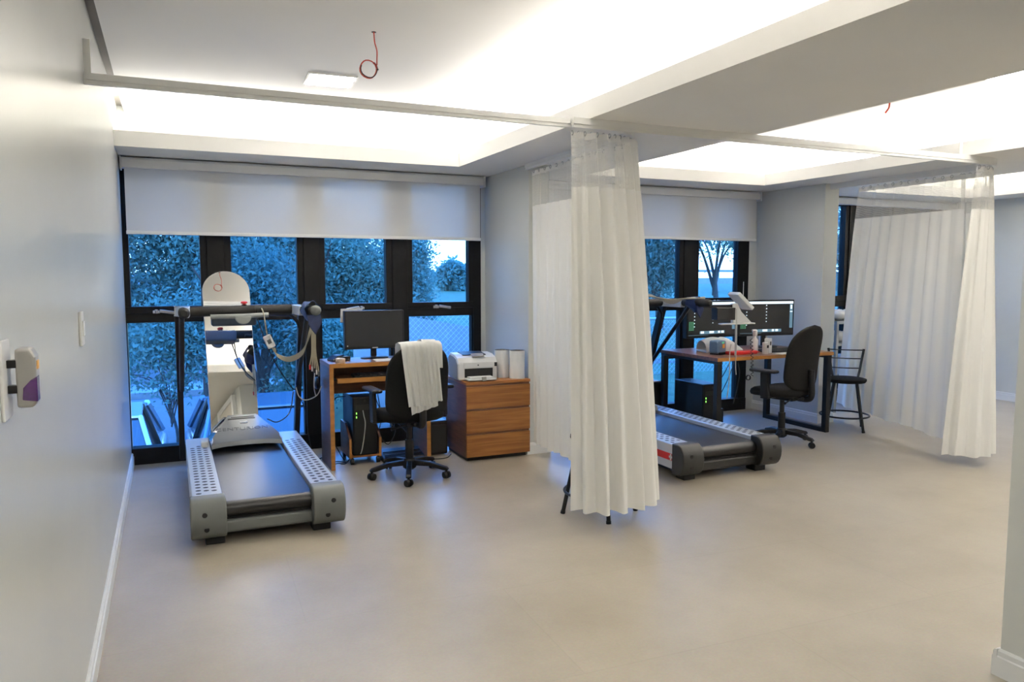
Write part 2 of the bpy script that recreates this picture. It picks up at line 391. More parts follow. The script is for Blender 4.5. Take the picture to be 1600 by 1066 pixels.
# ---------------------------------------------------------------- roller blinds
def blind(x0, x1, zb, label, up=False):
    t = thing('roller_blind', label, 'blind', ((x0+x1)/2, -.1, ZS-.08), 0, 'roller blinds on the window bays'); w = (x1-x0)/2
    ob('cassette', MB().prism([(-.045,-.005),(.05,-.005),(.05,.072),(-.03,.072),(-.045,.055)], 'x', -w, w), M_RAIL, t, bev=.003)
    ob('end_bracket', MB().box((w, -.05, -.02), (w+.02, .05, .076)), M_WPLA, t, bev=.004)
    ob('end_bracket', MB().box((-w-.012, -.05, -.02), (-w, .05, .076)), M_WPLA, t, bev=.004)
    if not up:
        z1 = zb - (ZS-.08)
        ob('fabric', MB().box((-w+.015, -.012, z1), (w-.02, -.0105, 0)), M_BLIND, t)
        ob('bottom_bar', MB().box((-w+.012, -.02, z1-.022), (w-.017, -.002, z1+.004)), M_RAIL, t, bev=.004)
    return t
blind(.02, 2.845, 1.765, 'wide half-lowered white roller blind above the mirror and desk')
b2 = blind(3.11, 5.955, 1.815, 'half-lowered white roller blind behind the two screens')
blind(6.24, 9.0, 2.2, 'rolled-up roller blind behind the right hand curtain', up=True)

# ---------------------------------------------------------------- curtain rails
def arc_path(xs, ys, xe, ye, r, n=8):
    # from (xs,ys) along +x to a quarter bend, then along +y to (xe,ye)
    pts = [(xs, ys), (xe-r, ys)]
    for k in range(1, n+1):
        a = PI/2*k/n; pts.append((xe-r+r*math.sin(a), ys+r-r*math.cos(a)))
    pts.append((xe, ye)); return pts
def rail_mesh(path, z0, z1, w):
    mb = MB(); P = [Vector((x, y)) for x, y in path]; vs = []
    for i in range(len(P)):
        t = (P[min(i+1, len(P)-1)] - P[max(i-1, 0)]).normalized(); nn = Vector((-t.y, t.x))
        for s, z in ((-1,z0),(1,z0),(1,z1),(-1,z1)): q = P[i] + nn*s*w/2; vs.append((q.x, q.y, z))
    fs = [(4*i+k, 4*i+(k+1) % 4, 4*i+4+(k+1) % 4, 4*i+4+k) for i in range(len(P)-1) for k in range(4)]
    fs += [(3,2,1,0), tuple(4*(len(P)-1)+k for k in range(4))]
    return mb.add(vs, fs)
RZ = 2.262
R1 = arc_path(0.0, -2.60, 2.885, PY, .26); R2 = arc_path(2.36, -2.64, 6.10, PY, .26)
def rail(path, label, posts, dz=0.0):
    t = thing('curtain_rail', label, 'curtain rail', (path[0][0], path[0][1], RZ), 0, 'white curtain rails under the ceiling')
    rel = [(x-path[0][0], y-path[0][1]) for x, y in path]
    ob('rail_body', rail_mesh(rel, .018+dz, .046, .034), M_RAIL, t)
    ob('track', rail_mesh(rel, dz, .018+dz, .022), M_RAIL, t)
    for x, y, h in posts:
        ob('hanger', MB().box((x-.014, y-.004, .046), (x+.014, y+.004, h)), M_RAIL, t)
    return t
rail(R1, 'white curtain rail running from the left wall and bending to the first pier', [(.016, 0.0, .19), (2.50, 0.0, .14)])
rail(R2, 'white curtain rail crossing the second bay and bending to the second pier', [(3.18, 0.0, .14)], dz=-.006)

# ---------------------------------------------------------------- curtains
def resample(path, n):
    P = np.array(path, float); d = np.r_[0, np.cumsum(np.hypot(*np.diff(P, axis=0).T))]; s = np.linspace(0, d[-1], n)
    return np.c_[np.interp(s, d, P[:,0]), np.interp(s, d, P[:,1])], d[-1]
def curtain(label, ptop, pbot, zt, zn, zb, folds, amp_t, amp_b, ns=220, hook_n=0, seed=1, group='cream hospital curtains', wob=.5, sharp=1.0):
    rng = np.random.default_rng(seed)
    A, La = resample(ptop, ns); B, Lb = resample(pbot, ns)
    root = thing('curtain', label, 'curtain', (float(B[:,0].mean()), float(B[:,1].mean()), zb), 0, group)
    o3 = np.array([B[:,0].mean(), B[:,1].mean(), zb])
    s = np.linspace(0, 1, ns)
    ph = 2*PI*folds*s + wob*np.interp(s, np.linspace(0, 1, int(folds)+2), rng.normal(0, 1.2, int(folds)+2))
    prof = np.sin(ph); prof = np.sign(prof)*np.abs(prof)**sharp
    am = np.interp(s, np.linspace(0, 1, int(folds)+2), rng.uniform(.55, 1.25, int(folds)+2))
    zbv = zb + np.interp(s, np.linspace(0, 1, 9), rng.uniform(-.012, .012, 9))
    def nrm(P):
        t = np.gradient(P, axis=0); t /= np.linalg.norm(t, axis=1)[:,None]; return np.c_[-t[:,1], t[:,0]]
    NA, NB = nrm(A), nrm(B)
    def sheet(name, z0f, z1f, nz, mat_, par, gap=0.0):
        V = []; UV = []
        for j in range(nz):
            k = j/(nz-1)
            z = (1-k)*z0f + k*z1f                                  # arrays of heights (top -> bottom)
            f = np.clip((zt - z)/(zt - zb), 0, 1)[:,None]; g = f**.8
            Pm = A*(1-g) + B*g; Nn = NA*(1-g) + NB*g
            a = (amp_t*(1-f) + amp_b*f)[:,0]*am
            sec = .10*a*np.sin(2.7*ph + 3*f[:,0])
            Pq = Pm + Nn*((a*prof + sec)[:,None])
            V.append(np.c_[Pq, z] - o3); UV.append(np.c_[s*max(La, Lb)*1.6, z])
        V = np.concatenate(V); UV = np.concatenate(UV)
        F = [(j*ns+i, j*ns+i+1, (j+1)*ns+i+1, (j+1)*ns+i) for j in range(nz-1) for i in range(ns-1)]
        me = bpy.data.meshes.new(name); me.from_pydata(V.tolist(), [], F); me.update(); me.shade_smooth()
        ul = me.uv_layers.new(name='UVMap'); idx = np.zeros(len(me.loops), np.int32); me.loops.foreach_get('vertex_index', idx)
        ul.data.foreach_set('uv', UV[idx].astype(np.float32).ravel()); me.materials.append(mat_)
        return link(name, me, par)
    one = np.ones(ns)
    sheet('fabric', one*zn, zbv, 26, M_CURT, root)
    sheet('net_panel', one*(zt-.035), one*zn, 8, M_NET, root)
    sheet('heading_tape', one*zt, one*(zt-.035), 3, M_CURT, root)
    if hook_n:
        hk = None
        for k in range(hook_n):
            i = int((k+.5)/hook_n*(ns-1)); p = (A[i,0]-o3[0], A[i,1]-o3[1], zt-zb-.004)
            if hk is None:
                mb = MB().tube([(0, .012*math.cos(a), .012*math.sin(a)) for a in np.linspace(0, 2*PI, 11)], .0028, 5)
                hk = ob('hook', mb, M_STEEL, root, smooth=60); hk.location = p
            else: copy_part(hk, root, p)
    return root
ZK = RZ - .012
curtain('sheer-topped cream curtain spread along the rail beside the first pier',
        [(2.885, -1.02), (2.885, -2.15)], [(2.895, -1.03), (2.90, -2.2)], ZK-.01, 1.975, .12, 11, .010, .016, hook_n=12, seed=3, wob=.6)
g1t = [(2.36,-2.605),(2.62,-2.605),(2.70,-2.59),(2.78,-2.56),(2.85,-2.49),(2.88,-2.40),(2.885,-2.22)]
g1b = [(2.37,-2.66),(2.45,-2.80),(2.60,-2.83),(2.75,-2.82),(2.86,-2.75),(2.90,-2.55),(2.90,-2.25)]
curtain('cream curtain gathered in deep folds at the rail corner in front of a stool',
        g1t, g1b, ZK-.012, 1.935, .115, 10, .030, .052, ns=400, hook_n=20, seed=8, wob=.45, sharp=.8)
curtain('cream curtain spread wide along the second rail behind the black stool chair',
        [(6.10,-1.27),(6.10,-1.5),(6.09,-2.3)], [(6.52,-.72),(6.40,-1.0),(6.27,-1.36),(6.03,-2.05),(5.92,-2.42)], ZK-.012, 1.965, .13, 9, .010, .014, hook_n=13, seed=5, wob=.8)
g2t = [(5.72,-2.645),(5.86,-2.64),(5.97,-2.59),(6.06,-2.50),(6.09,-2.38),(6.10,-2.25)]
g2b = [(5.66,-2.52),(5.74,-2.66),(5.88,-2.74),(6.00,-2.68),(6.06,-2.52),(6.07,-2.3)]
curtain('cream curtain bunched narrow at the far right rail corner', g2t, g2b, ZK-.012, 1.93, .075, 7, .018, .028, ns=240, hook_n=12, seed=9)

# ================================================================== treadmills
def treadmill(xc, Wd, label, capmat, logo, stripe):
    OY = -1.25
    t = thing('treadmill', label, 'treadmill', (xc, OY, 0), 0, 'clinic treadmills')
    h = Wd/2; rw = .155; Y = lambda y: y - OY
    ob('base_frame', MB().box((-h+.03, Y(-2.10), .05), (h-.03, Y(-.47), .15)), M_BLK, t)
    hole_mesh = None
    for s in (-1, 1):
        xo, xi = s*h, s*(h-rw); a, b = min(xo, xi), max(xo, xi)
        r = ob('side_rail', MB().box((a, Y(-2.09), .075), (b, Y(-.462), .255)), M_ALU, t, bev=.008, seg=3)
        mb = MB(); n = 19
        for c in range(3):
            for k in range(n):
                cx = a + rw*(.24+.26*c); cy = Y(-2.0 + k*.066 + (c % 2)*.033)
                if s == -1: cy += .02*c
                mb.add([(cx+.0155*math.cos(q*PI/4), cy+.0155*math.sin(q*PI/4), .2560) for q in range(8)], [tuple(range(8))])
        ob('grip_hole', mb, M_BLK, r, kind='stuff')
        cap = MB()
        prof = [(Y(-2.06), .045)] + [(Y(-2.125)-.075*math.sin(q), .155-.11*math.cos(q)) for q in np.linspace(0, PI, 11)] + [(Y(-2.06), .265)]
        c = ob('end_cap', cap.prism(prof, 'x', a-.012, b+.012), capmat, t, bev=.008, seg=3, smooth=50)
        for zz, dx in ((.19, .02*s), (.11, -.012)):
            q = math.acos((.155-zz)/.11); yy = Y(-2.125)-.075*math.sin(q)
            ob('screw', MB().cyl(((a+b)/2+dx, yy+.01, zz), ((a+b)/2+dx, yy-.002, zz), .0135, n=10), M_BLK, c)
        for yy in (-2.06, -.60):
            ob('foot', MB().box((s*(h-.11)-.05, Y(yy)-.05, 0), (s*(h-.11)+.05, Y(yy)+.05, .055)), M_BLK, t, bev=.006)
        # uprights and handrails
        px = s*(h+.022)
        up = MB().prism([(Y(-.30), .07), (Y(-.225), .07), (Y(-.655), 1.225), (Y(-.735), 1.225)], 'x', px-.02, px+.02)
        ob('upright', up, M_BLKM, t, bev=.006)
        hx = s*(h-.008)
        ob('brace', MB().tube([(hx+.01*s, Y(-1.08), 1.175), (px-.01*s, Y(-.50), .62)], .017, 10), M_BLKM, t, smooth=50)
        ob('rail_joint', MB().prism([(px-.02*s, Y(-.735)), (px+.02*s, Y(-.735)), (px+.02*s, Y(-.66)), (hx+.01*s, Y(-1.02)), (hx-.035*s, Y(-1.02)), (hx-.05*s, Y(-.72))][::1 if s < 0 else -1], 'z', 1.165, 1.232), M_ALU, t, bev=.012, seg=3)
        ob('handrail', MB().tube([(hx, Y(-.72), 1.20), (hx, Y(-1.0), 1.205), (hx, Y(-1.33), 1.212), (hx, Y(-1.36), 1.212), (hx, Y(-1.375), 1.212)], [.026,.030,.034,.030,.018], 18), M_PAD, t, smooth=50)
    ob('running_belt', MB().prism([(Y(-.70), .225)] + [(Y(-2.085)-.045*math.sin(q), .18+.045*math.cos(q)) for q in np.linspace(0, PI, 10)] + [(Y(-.70), .135)], 'x', -h+rw+.004, h-rw-.004), M_BELT, t, smooth=50)
    ob('rear_cover', MB().box((-h+rw, Y(-2.135), .062), (h-rw, Y(-2.06), .128)), capmat, t, bev=.012, seg=3)
    # motor hood: domed trapezoid with lower side wings
    hw = h-rw
    secs = [(-.880, hw*.985, .262, .262), (-.872, hw*.975, .262, .292), (-.80, hw*.93, .262, .318), (-.635, hw*.68, .262, .363), (-.47, hw*.42, .262, .408), (-.463, hw*.41, .262, .400), (-.461, hw*.40, .20, .33), (-.460, hw*.40, .10, .20)]
    mb = MB(); vs = []; nseg = 9
    for y, w2, zl, zt in secs:
        for k in range(nseg):
            u = -1 + 2*k/(nseg-1); bow = .035*(1-u*u) if y < -.75 else .012*(1-u*u)
            vs.append((u*w2, Y(y) + (bow*.8 if y < -.75 else 0), zt - (.010*abs(u)**3 if y < -.85 else 0)))
    m = len(secs)
    mb.add(vs, [(j*nseg+i, j*nseg+i+1, (j+1)*nseg+i+1, (j+1)*nseg+i) for j in range(m-1) for i in range(nseg-1)])
    hood = ob('motor_hood', mb, M_HOOD, t, smooth=14)
    wing = MB()
    for s in (-1, 1):
        inner = [(s*w2, Y(y), zt-.014) for y, w2, zl, zt in secs]
        outer = [(s*max(w2, hw*min(1.0, .985+max(0, (y+.88))*.05)), Y(y), .262 if y < -.4625 else .2) for y, w2, zl, zt in secs]
        n0 = len(inner); wing.add(inner+outer, [(i, i+1, n0+i+1, n0+i) if s < 0 else (i, n0+i, n0+i+1, i+1) for i in range(n0-1)])
    ob('hood_side', wing, M_HOODW, hood, smooth=40)
    ob('hood_trim', MB().tube([(-hw*.975*1.0, Y(-.872), .29)] + [(-w2, Y(y), zt-.008) for y, w2, zl, zt in secs[2:5]] + [(w2, Y(y), zt-.008) for y, w2, zl, zt in secs[4:1:-1]] + [(hw*.975, Y(-.872), .29)], .0045, 6), M_ALU, hood)
    ang = math.atan2(.090, .33)
    Mx = Matrix.Translation((-.02, Y(-.70), .3453+.0025)) @ Matrix.Rotation(ang, 4, 'X')
    text_mesh('lettering', 'CENTURION', .060, mat('hood_lettering_grey', (.045,.05,.06), .4, var=.05), hood, Mx, space=1.05)
    Ms = Matrix.Rotation(ang, 3, 'X')
    ob('sticker', MB().obox((-.0, Y(-.60), .3725+.002), (.052, .030, .002), Ms), M_PAPER, hood)
    ob('vent', MB().obox((-.01, Y(-.535), .3905), (.19, .016, .003), Ms), M_GREYD, hood); ob('vent', MB().obox((.0, Y(-.508), .398), (.16, .010, .003), Ms), M_GREYD, hood)
    ob('front_cover', MB().box((-hw, Y(-.50), .06), (hw, Y(-.464), .24)), M_HOODW, t, bev=.02, seg=3)
    ob('safety_clip', MB().box((-h+rw-.062, Y(-.80), .255), (-h+rw-.012, Y(-.70), .292)), M_WPLA, t, bev=.012, seg=3)
    # crossbar
    ob('crossbar', MB().tube([(-h+.01, Y(-.74), 1.190), (-.2, Y(-.76), 1.195), (.25, Y(-.76), 1.200), (h-.02, Y(-.74), 1.200)], .036, 18), M_PAD, t, smooth=60)
    ob('lower_bar', MB().tube([(h-.2, Y(-.70), 1.165), (h-.06, Y(-.70), 1.16), (h+.0, Y(-.68), 1.10), (h+.01, Y(-.665), 1.06)], .014, 8), M_BLKM, t, smooth=60)
    ob('pulse_bar', MB().tube([(-.21, Y(-.80), 1.158), (.0, Y(-.815), 1.160), (.17, Y(-.815), 1.166)], .0165, 12), mat('grey_pulse_bar', (.28,.30,.29), .4, var=.04), t, smooth=60)
    ob('pulse_sensor', MB().prism([(.0+.055*math.cos(q), 1.158+.055*math.sin(q)) for q in np.linspace(PI, 2*PI, 13)], 'y', Y(-.835), Y(-.80)), bpy.data.materials['grey_pulse_bar'], t, bev=.006)
    ob('control_box', MB().prism([(Y(-.715), 1.175), (Y(-.58), 1.17), (Y(-.60), 1.085), (Y(-.70), 1.085)], 'x', -.20, .10), mat('blue_grey_console', (.06,.085,.12), .4, var=.05), t, bev=.015, seg=3)
    ob('stop_button', MB().lathe([(.012, 0), (.012, .012), (.022, .014), (.024, .022), (.018, .028), (0.002, .029)], 14, (.015, Y(-.76), 1.232)), M_RED, t, smooth=50)
    ob('button_base', MB().lathe([(.018, 0), (.018, .012)], 14, (.015, Y(-.76), 1.226)), M_BLK, t, smooth=50)
    ob('clamp', MB().tube([(.085, Y(-.76), 1.197), (.125, Y(-.76), 1.198)], .041, 16).box((.10, Y(-.81), 1.14), (.118, Y(-.77), 1.20)), M_BLK, t, smooth=50)
    if stripe:
        ob('side_stripe', MB().box((-h-.0012, Y(-2.06), .135), (-h+.0005, Y(-.47), .185)), M_RED, t)
        ob('cross_emblem', MB().box((-h-.0032, Y(-2.043), .138), (-h, Y(-2.029), .182)).box((-h-.0032, Y(-2.056), .153), (-h, Y(-2.016), .167)), M_WPLA, t)
    return t
treadmill(.765, .785, 'silver-railed treadmill with grey end caps in front of the tall mirror', M_GREYP, True, False)
treadmill(3.93, .86, 'treadmill with dark end caps and red side stripe behind the gathered curtain', M_GREYD, False, True)

# ---------------------------------------------------------------- items hung on the treadmills
def cable(name, label, pts, r, m, cat='cable', group=None, n=7):
    P = cat_rom(pts, n); o0 = Vector(P[-1])
    o = ob(name, MB().tube([tuple(p - o0) for p in P], r, 6), m, smooth=70); o.location = o0
    return tag(o, label, cat, group)
def cuff(loc, label, sc=1.0):
    t = thing('pressure_cuff', label, 'cuff', loc, 0, 'blue cuffs on the treadmill rails')
    def f(u, v):
        a = 2*PI*u; r = .052*sc + .006*math.sin(5*a+v*3); y = -.07*sc + .16*sc*v
        x = r*math.cos(a)*1.05; z = r*math.sin(a)*1.1
        if z < 0: z *= 1.0 + 1.0*math.exp(-((v-.35)/.35)**2)*(1-abs(math.cos(a)))
        return (x, y, z)
    ob('wrap', MB().grid(f, 28, 10, True), M_BLUE, t, smooth=80)
    ob('strap', MB().prism([(-.045*sc,-.03*sc),(.04*sc,-.02*sc),(.055*sc,-.075*sc),(.01*sc,-.16*sc),(-.03*sc,-.10*sc)], 'y', -.085*sc, -.07*sc), M_BLUE, t, bev=.004)
    ob('grip_end', MB().ell((.012*sc, -.085*sc, .0), (.036*sc, .03*sc, .034*sc)), M_GREYP, t, smooth=180)
    return t
cuff((1.155, -1.28, 1.215), 'navy cuff wrapped around the right handrail end of the left treadmill')
pc = thing('patient_cable', 'pale junction box with bundled leads looped from the left treadmill crossbar', 'cable', (.93, -.86, .98), 0)
ob('junction_box', MB().obox((0, 0, 0), (.055, .022, .095), Matrix.Rotation(math.radians(-24), 3, 'Y')), M_WPLA, pc, bev=.008, seg=3)
ob('box_label', MB().obox((.0, -.012, .0), (.026, .002, .03), Matrix.Rotation(math.radians(-24), 3, 'Y')), M_GREYP, pc)
ob('supply_wire', MB().tube(cat_rom([(-.04,.08,.235),(-.03,.03,.2),(-.02,0,.10),(-.012,0,.04)], 7), .005, 6), M_YELW, pc, smooth=70)
for k in range(6):
    d = .006*k
    pts = [(.018+.004*k, 0, -.045), (.05, -.01*k*.3, -.09-d*.5), (.12, -.06, -.11-d), (.20, -.16, -.055-d), (.238-d*.4, -.30, .08), (.245, -.40, .22+d*.3)]
    ob('lead_wire', MB().tube(cat_rom(pts, 6), .0042, 5), M_YELW, pc, smooth=70)
lw = thing('electrode_leads', 'tan lead wires with clips dangling below the navy cuff', 'cable', (1.165, -1.28, 1.05), 0)
for k in range(5):
    x = .012*(k-2)
    q = ob('lead_wire', MB().tube(cat_rom([(.004*(k-2), 0, .08), (x*.5, 0, 0), (x*.6, .004*k, -.12), (x*1.2, .0, -.20-.012*k)], 6), .0042, 5), M_YELW, lw, smooth=70)
    ob('clip', MB().obox((x*1.2, 0, -.215-.012*k), (.009, .007, .032)), [M_RED, M_GRYW, M_BLK, M_WPLA, M_GREYP][k], q)
cable('signal_cable', 'thin black cable running from the left treadmill crossbar to its upright', [(.86,-.78,1.15),(.92,-.80,.95),(1.0,-.72,.78),(1.12,-.55,.60),(1.155,-.52,.58)], .0042, M_BLKW)
cable('drooping_cable', 'thin black cable sagging from the right upright to the treadmill hood', [(1.13,-.55,.57),(1.09,-.60,.42),(1.0,-.62,.36),(.93,-.60,.385)], .0042, M_BLKW)
cable('grey_cable', 'pale cable linking the right upright with the desk side', [(1.15,-.54,.60),(1.17,-.56,.53),(1.22,-.56,.50),(1.30,-.56,.53),(1.338,-.56,.60)], .0045, M_GRYW)
cable('wall_cable', 'black cable hanging down behind the left treadmill upright', [(1.19,-.40,.52),(1.24,-.36,.40),(1.26,-.32,.25),(1.30,-.3,.006)], .004, M_BLKW)
ad = thing('plug_adapter', 'round black plug adapter on the side of the left desk', 'adapter', (1.322, -.52, .62))
ob('body', MB().lathe([(.02,0),(.045,.004),(.048,.02),(.03,.032)], 18), M_BLK, ad, smooth=40).rotation_euler = (0, -PI/2, 0)
ob('loop_wire', MB().tube(cat_rom([(-.03,-.02,.08),(-.04,-.05,.03),(-.045,-.07,-.03),(-.03,-.04,-.09)], 6), .004, 5), M_GRYW, ad)

# ---------------------------------------------------------------- mirror leaning on the window
mt = math.radians(12.7); ma = math.radians(5.0)
mir = thing('standing_mirror', 'tall frameless mirror with rounded top leaning on the window behind the treadmill', 'mirror', (.73, -.445, 0.0), ma)
def mirror_outline(w, hh, n=20):
    return [(-w, 0.0), (w, 0.0)] + [(w*math.cos(q), hh-w*.92+w*.92*math.sin(q)) for q in np.linspace(0, PI, n)]
mw = .1725; mh = 1.51
rot = Matrix.Rotation(-mt, 4, 'X')
for nm, w, y0, y1, mm in (('backing', mw, .002, .014, M_WPLA), ('mirror_glass', mw-.003, -.004, .002, M_MIRROR)):
    mb = MB().prism(mirror_outline(w, mh if nm == 'backing' else mh-.003), 'y', y0, y1)
    mb.v = [tuple(rot @ Vector(p)) for p in mb.v]; ob(nm, mb, mm, mir)

# ================================================================== left desk group
dk = thing('computer_desk', 'small orange-edged wooden computer desk with keyboard tray', 'desk', (1.735, -.635, 0))
ob('desktop', MB().box((-.385, -.19, .765), (.385, .20, .795)), M_WOODT, dk, bev=.002)
ob('front_edge', MB().box((-.385, -.1925, .765), (.385, -.19, .795)), M_WOODE, dk)
for s in (-1, 1):
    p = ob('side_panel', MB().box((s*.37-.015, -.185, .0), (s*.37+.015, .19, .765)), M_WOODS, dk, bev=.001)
    ob('edge_band', MB().box((s*.37-.0155, -.1875, .0), (s*.37+.0155, -.185, .765)), M_WOODE, p)
ob('back_panel', MB().box((-.355, .10, .53), (.355, .115, .765)), M_WOODT, dk)
kt = ob('keyboard_tray', MB().box((-.325, -.165, .655), (.325, .09, .673)), M_WOODF, dk)
ob('tray_front', MB().box((-.325, -.18, .648), (.325, -.165, .682)), M_WOODE, kt)
ob('tray_runner', MB().box((-.345, -.14, .66), (-.328, .08, .685)).box((.328, -.14, .66), (.345, .08, .685)), M_BLK, kt)
def keyboard(loc, rz, label, w=.42, d=.15, rows=5, cols=15, parent=None):
    k = thing('keyboard', label, 'keyboard', loc, rz)
    ob('case', MB().prism([(-d/2,0),(d/2,0),(d/2,.022),(-d/2,.012)], 'x', -w/2, w/2), M_BLK, k, bev=.003)
    mb = MB()
    for r in range(rows):
        for c in range(cols):
            x = -w/2+.012+(w-.024)*(c+.5)/cols; y = -d/2+.014+(d-.028)*(r+.5)/rows
            mb.box((x-.0095, y-.0095, .012), (x+.0095, y+.0095, .018+.010*(y/d+.5)))
    ob('key_block', mb, mat('dark_grey_keys', (.04,.042,.045), .5, var=.1), k, kind='stuff'); return k
keyboard((1.755, -.70, .6735), 0, 'black keyboard on the sliding tray of the small desk', d=.13)
def monitor(name, loc, rz, w, h, zc, label, group=None, base=.22):
    m = thing(name, label, 'monitor', loc, rz, group)
    ob('bezel', MB().box((-w/2, -.02, zc-h/2), (w/2, .03, zc+h/2)), M_BLK, m, bev=.006)
    ob('rear_housing', MB().box((-w*.33, .03, zc-h*.33), (w*.33, .065, zc+h*.33)), M_BLK, m, bev=.012)
    s = ob('screen', MB().box((-w/2+.014, -.0215, zc-h/2+.022), (w/2-.014, -.0195, zc+h/2-.014)), M_SCREEN, m)
    ob('stand_neck', MB().box((-.022, .015, .012), (.022, .04, zc)), M_BLK, m, bev=.004)
    ob('stand_base', MB().lathe([(base*.5, 0), (base*.5, .008), (base*.4, .014), (.03, .016)], 28), M_BLK, m, smooth=40).scale = (1, .72, 1)
    return m, s
m1, s1 = monitor('computer_monitor', (1.755, -.545, .795), math.radians(2), .475, .300, .225, 'black switched-off monitor on the small wooden desk')
ob('badge', MB().box((-.022, -.0215, .080), (.022, -.0195, .088)), M_GRYW, m1)
ob('energy_sticker', MB().box((-.222, -.0222, .098), (-.212, -.0198, .108)), M_PAPER, m1)
pp = ob('card_sheet', MB().obox((0, 0, .055), (.17, .003, .11), Matrix.Rotation(math.radians(12), 3, 'X')), M_PAPER); pp.location = (1.605, -.44, 1.075)
pp.parent = m1; pp.matrix_parent_inverse = Matrix(); pp.location = (-.165, .052, .28)
ph = thing('desk_device', 'flat black and grey handset lying on the left end of the small desk', 'device', (1.46, -.60, .795), math.radians(20))
ob('body', MB().prism([(-.07,0),(.08,0),(.08,.03),(-.02,.034),(-.07,.012)], 'y', -.05, .05), M_GREYD, ph, bev=.006)
ob('top_cover', MB().prism([(-.07,.013),(-.02,.035),(.03,.036),(.02,.045),(-.03,.04)], 'y', -.045, .045), M_BLK, ph, bev=.003)
bx = thing('tape_roll', 'small beige round box at the desk corner beside the handset', 'box', (1.445, -.755, .795))
ob('body', MB().lathe([(.034, 0), (.036, .004), (.036, .026), (.034, .03)], 22), mat('beige_cardboard', (.62,.48,.34), .7, var=.06), bx, smooth=40)
ob('lid', MB().lathe([(.037, .022), (.037, .03), (.030, .033)], 22), mat('cream_lid', (.72,.62,.50), .6, var=.04), bx, smooth=40)
pl = ob('paper_sheet', MB().box((-.13, -.075, 0), (.13, .075, .003)), M_PAPER); pl.location = (1.84, -.72, .795); pl.rotation_euler = (0,0,math.radians(-4))
tag(pl, 'white paper sheet on the small desk in front of the dark monitor', 'paper')
# CPU in its stand
cs = thing('cpu_stand', 'low wooden stand on castors holding the tower under the small desk', 'stand', (1.632, -.56, 0))
ob('tray', MB().box((-.115, -.155, .055), (.115, .17, .07)), M_WOODF, cs)
for s in (-1, 1):
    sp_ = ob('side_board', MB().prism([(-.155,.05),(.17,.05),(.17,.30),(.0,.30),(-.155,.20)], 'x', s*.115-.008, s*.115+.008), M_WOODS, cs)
    ob('edge_band', MB().box((s*.115-.0085, -.157, .05), (s*.115+.0085, -.155, .20)), M_WOODE, sp_)
for x, y in ((-.1,-.14),(.1,-.14),(-.1,.15),(.1,.15)):
    ob('castor', MB().cyl((x-.012, y, .024), (x+.012, y, .024), .024, n=14).box((x-.006, y-.008, .03), (x+.006, y+.008, .055)), M_BLK, cs, smooth=40)
def tower(name, loc, label, w=.185, d=.36, h=.45):
    t = thing(name, label, 'computer', loc)
    ob('case', MB().box((-w/2, -d/2, 0), (w/2, d/2, h)), M_BLK, t, bev=.006)
    ob('front_panel', MB().box((-w/2+.004, -d/2-.014, .006), (w/2-.004, -d/2, h-.004)), M_BLKM, t, bev=.008)
    ob('drive_bay', MB().box((-w/2+.02, -d/2-.016, h-.10), (w/2-.02, -d/2-.013, h-.06)), M_GREYD, t)
    ob('power_light', MB().box((-w/2+.022, -d/2-.017, h-.13), (-w/2+.028, -d/2-.014, h-.115)).box((-w/2+.022, -d/2-.017, h-.16), (-w/2+.028, -d/2-.014, h-.145)), M_GREEN, t)
    ob('power_button', MB().cyl((0, -d/2-.012, h-.03), (0, -d/2-.018, h-.03), .009, n=12), M_GREYD, t)
    return t
tower('computer_tower', (1.632, -.53, .0705), 'black computer tower with green lights in the wooden stand')
cable('headset_cable', 'pale cable hanging over the front of the black tower', [(1.612,-.735,.42),(1.618,-.735,.38),(1.628,-.735,.32),(1.618,-.735,.22),(1.60,-.735,.12),(1.588,-.735,.085)], .0042, M_GRYW)
# clutter below the desk
ups = thing('power_strip_box', 'dark voltage stabiliser box under the small desk', 'box', (1.80, -.50, .30))
ob('body', MB().box((-.07, -.05, 0), (.07, .05, .05)), M_BLK, ups, bev=.004); ob('bracket', MB().box((-.06, .05, .0), (.06, .16, .02)), M_BLKM, ups)
ob('green_light', MB().box((.0, -.052, .02), (.006, -.05, .026)), M_GREEN, ups)
bag = thing('floor_speaker', 'black subwoofer standing between the desk and the drawer cabinet', 'speaker', (2.235, -.58, 0))
ob('body', MB().box((-.075, -.10, .008), (.075, .12, .28)), M_BLK, bag, bev=.012); ob('grille', MB().box((-.06, -.105, .03), (.06, -.10, .25)), M_GREYD, bag, bev=.002)
ft = thing('foot_rest', 'low black footrest on the floor under the small desk', 'footrest', (1.93, -.66, 0))
ob('pad', MB().prism([(-.10,.0),(.10,.0),(.10,.07),(-.10,.035)], 'x', -.17, .17), M_BLK, ft, bev=.012, seg=3); ob('ridge', MB().box((-.15, -.06, .046), (.15, -.05, .056)).box((-.15, .0, .056), (.15, .01, .066)), M_BLKM, ft)
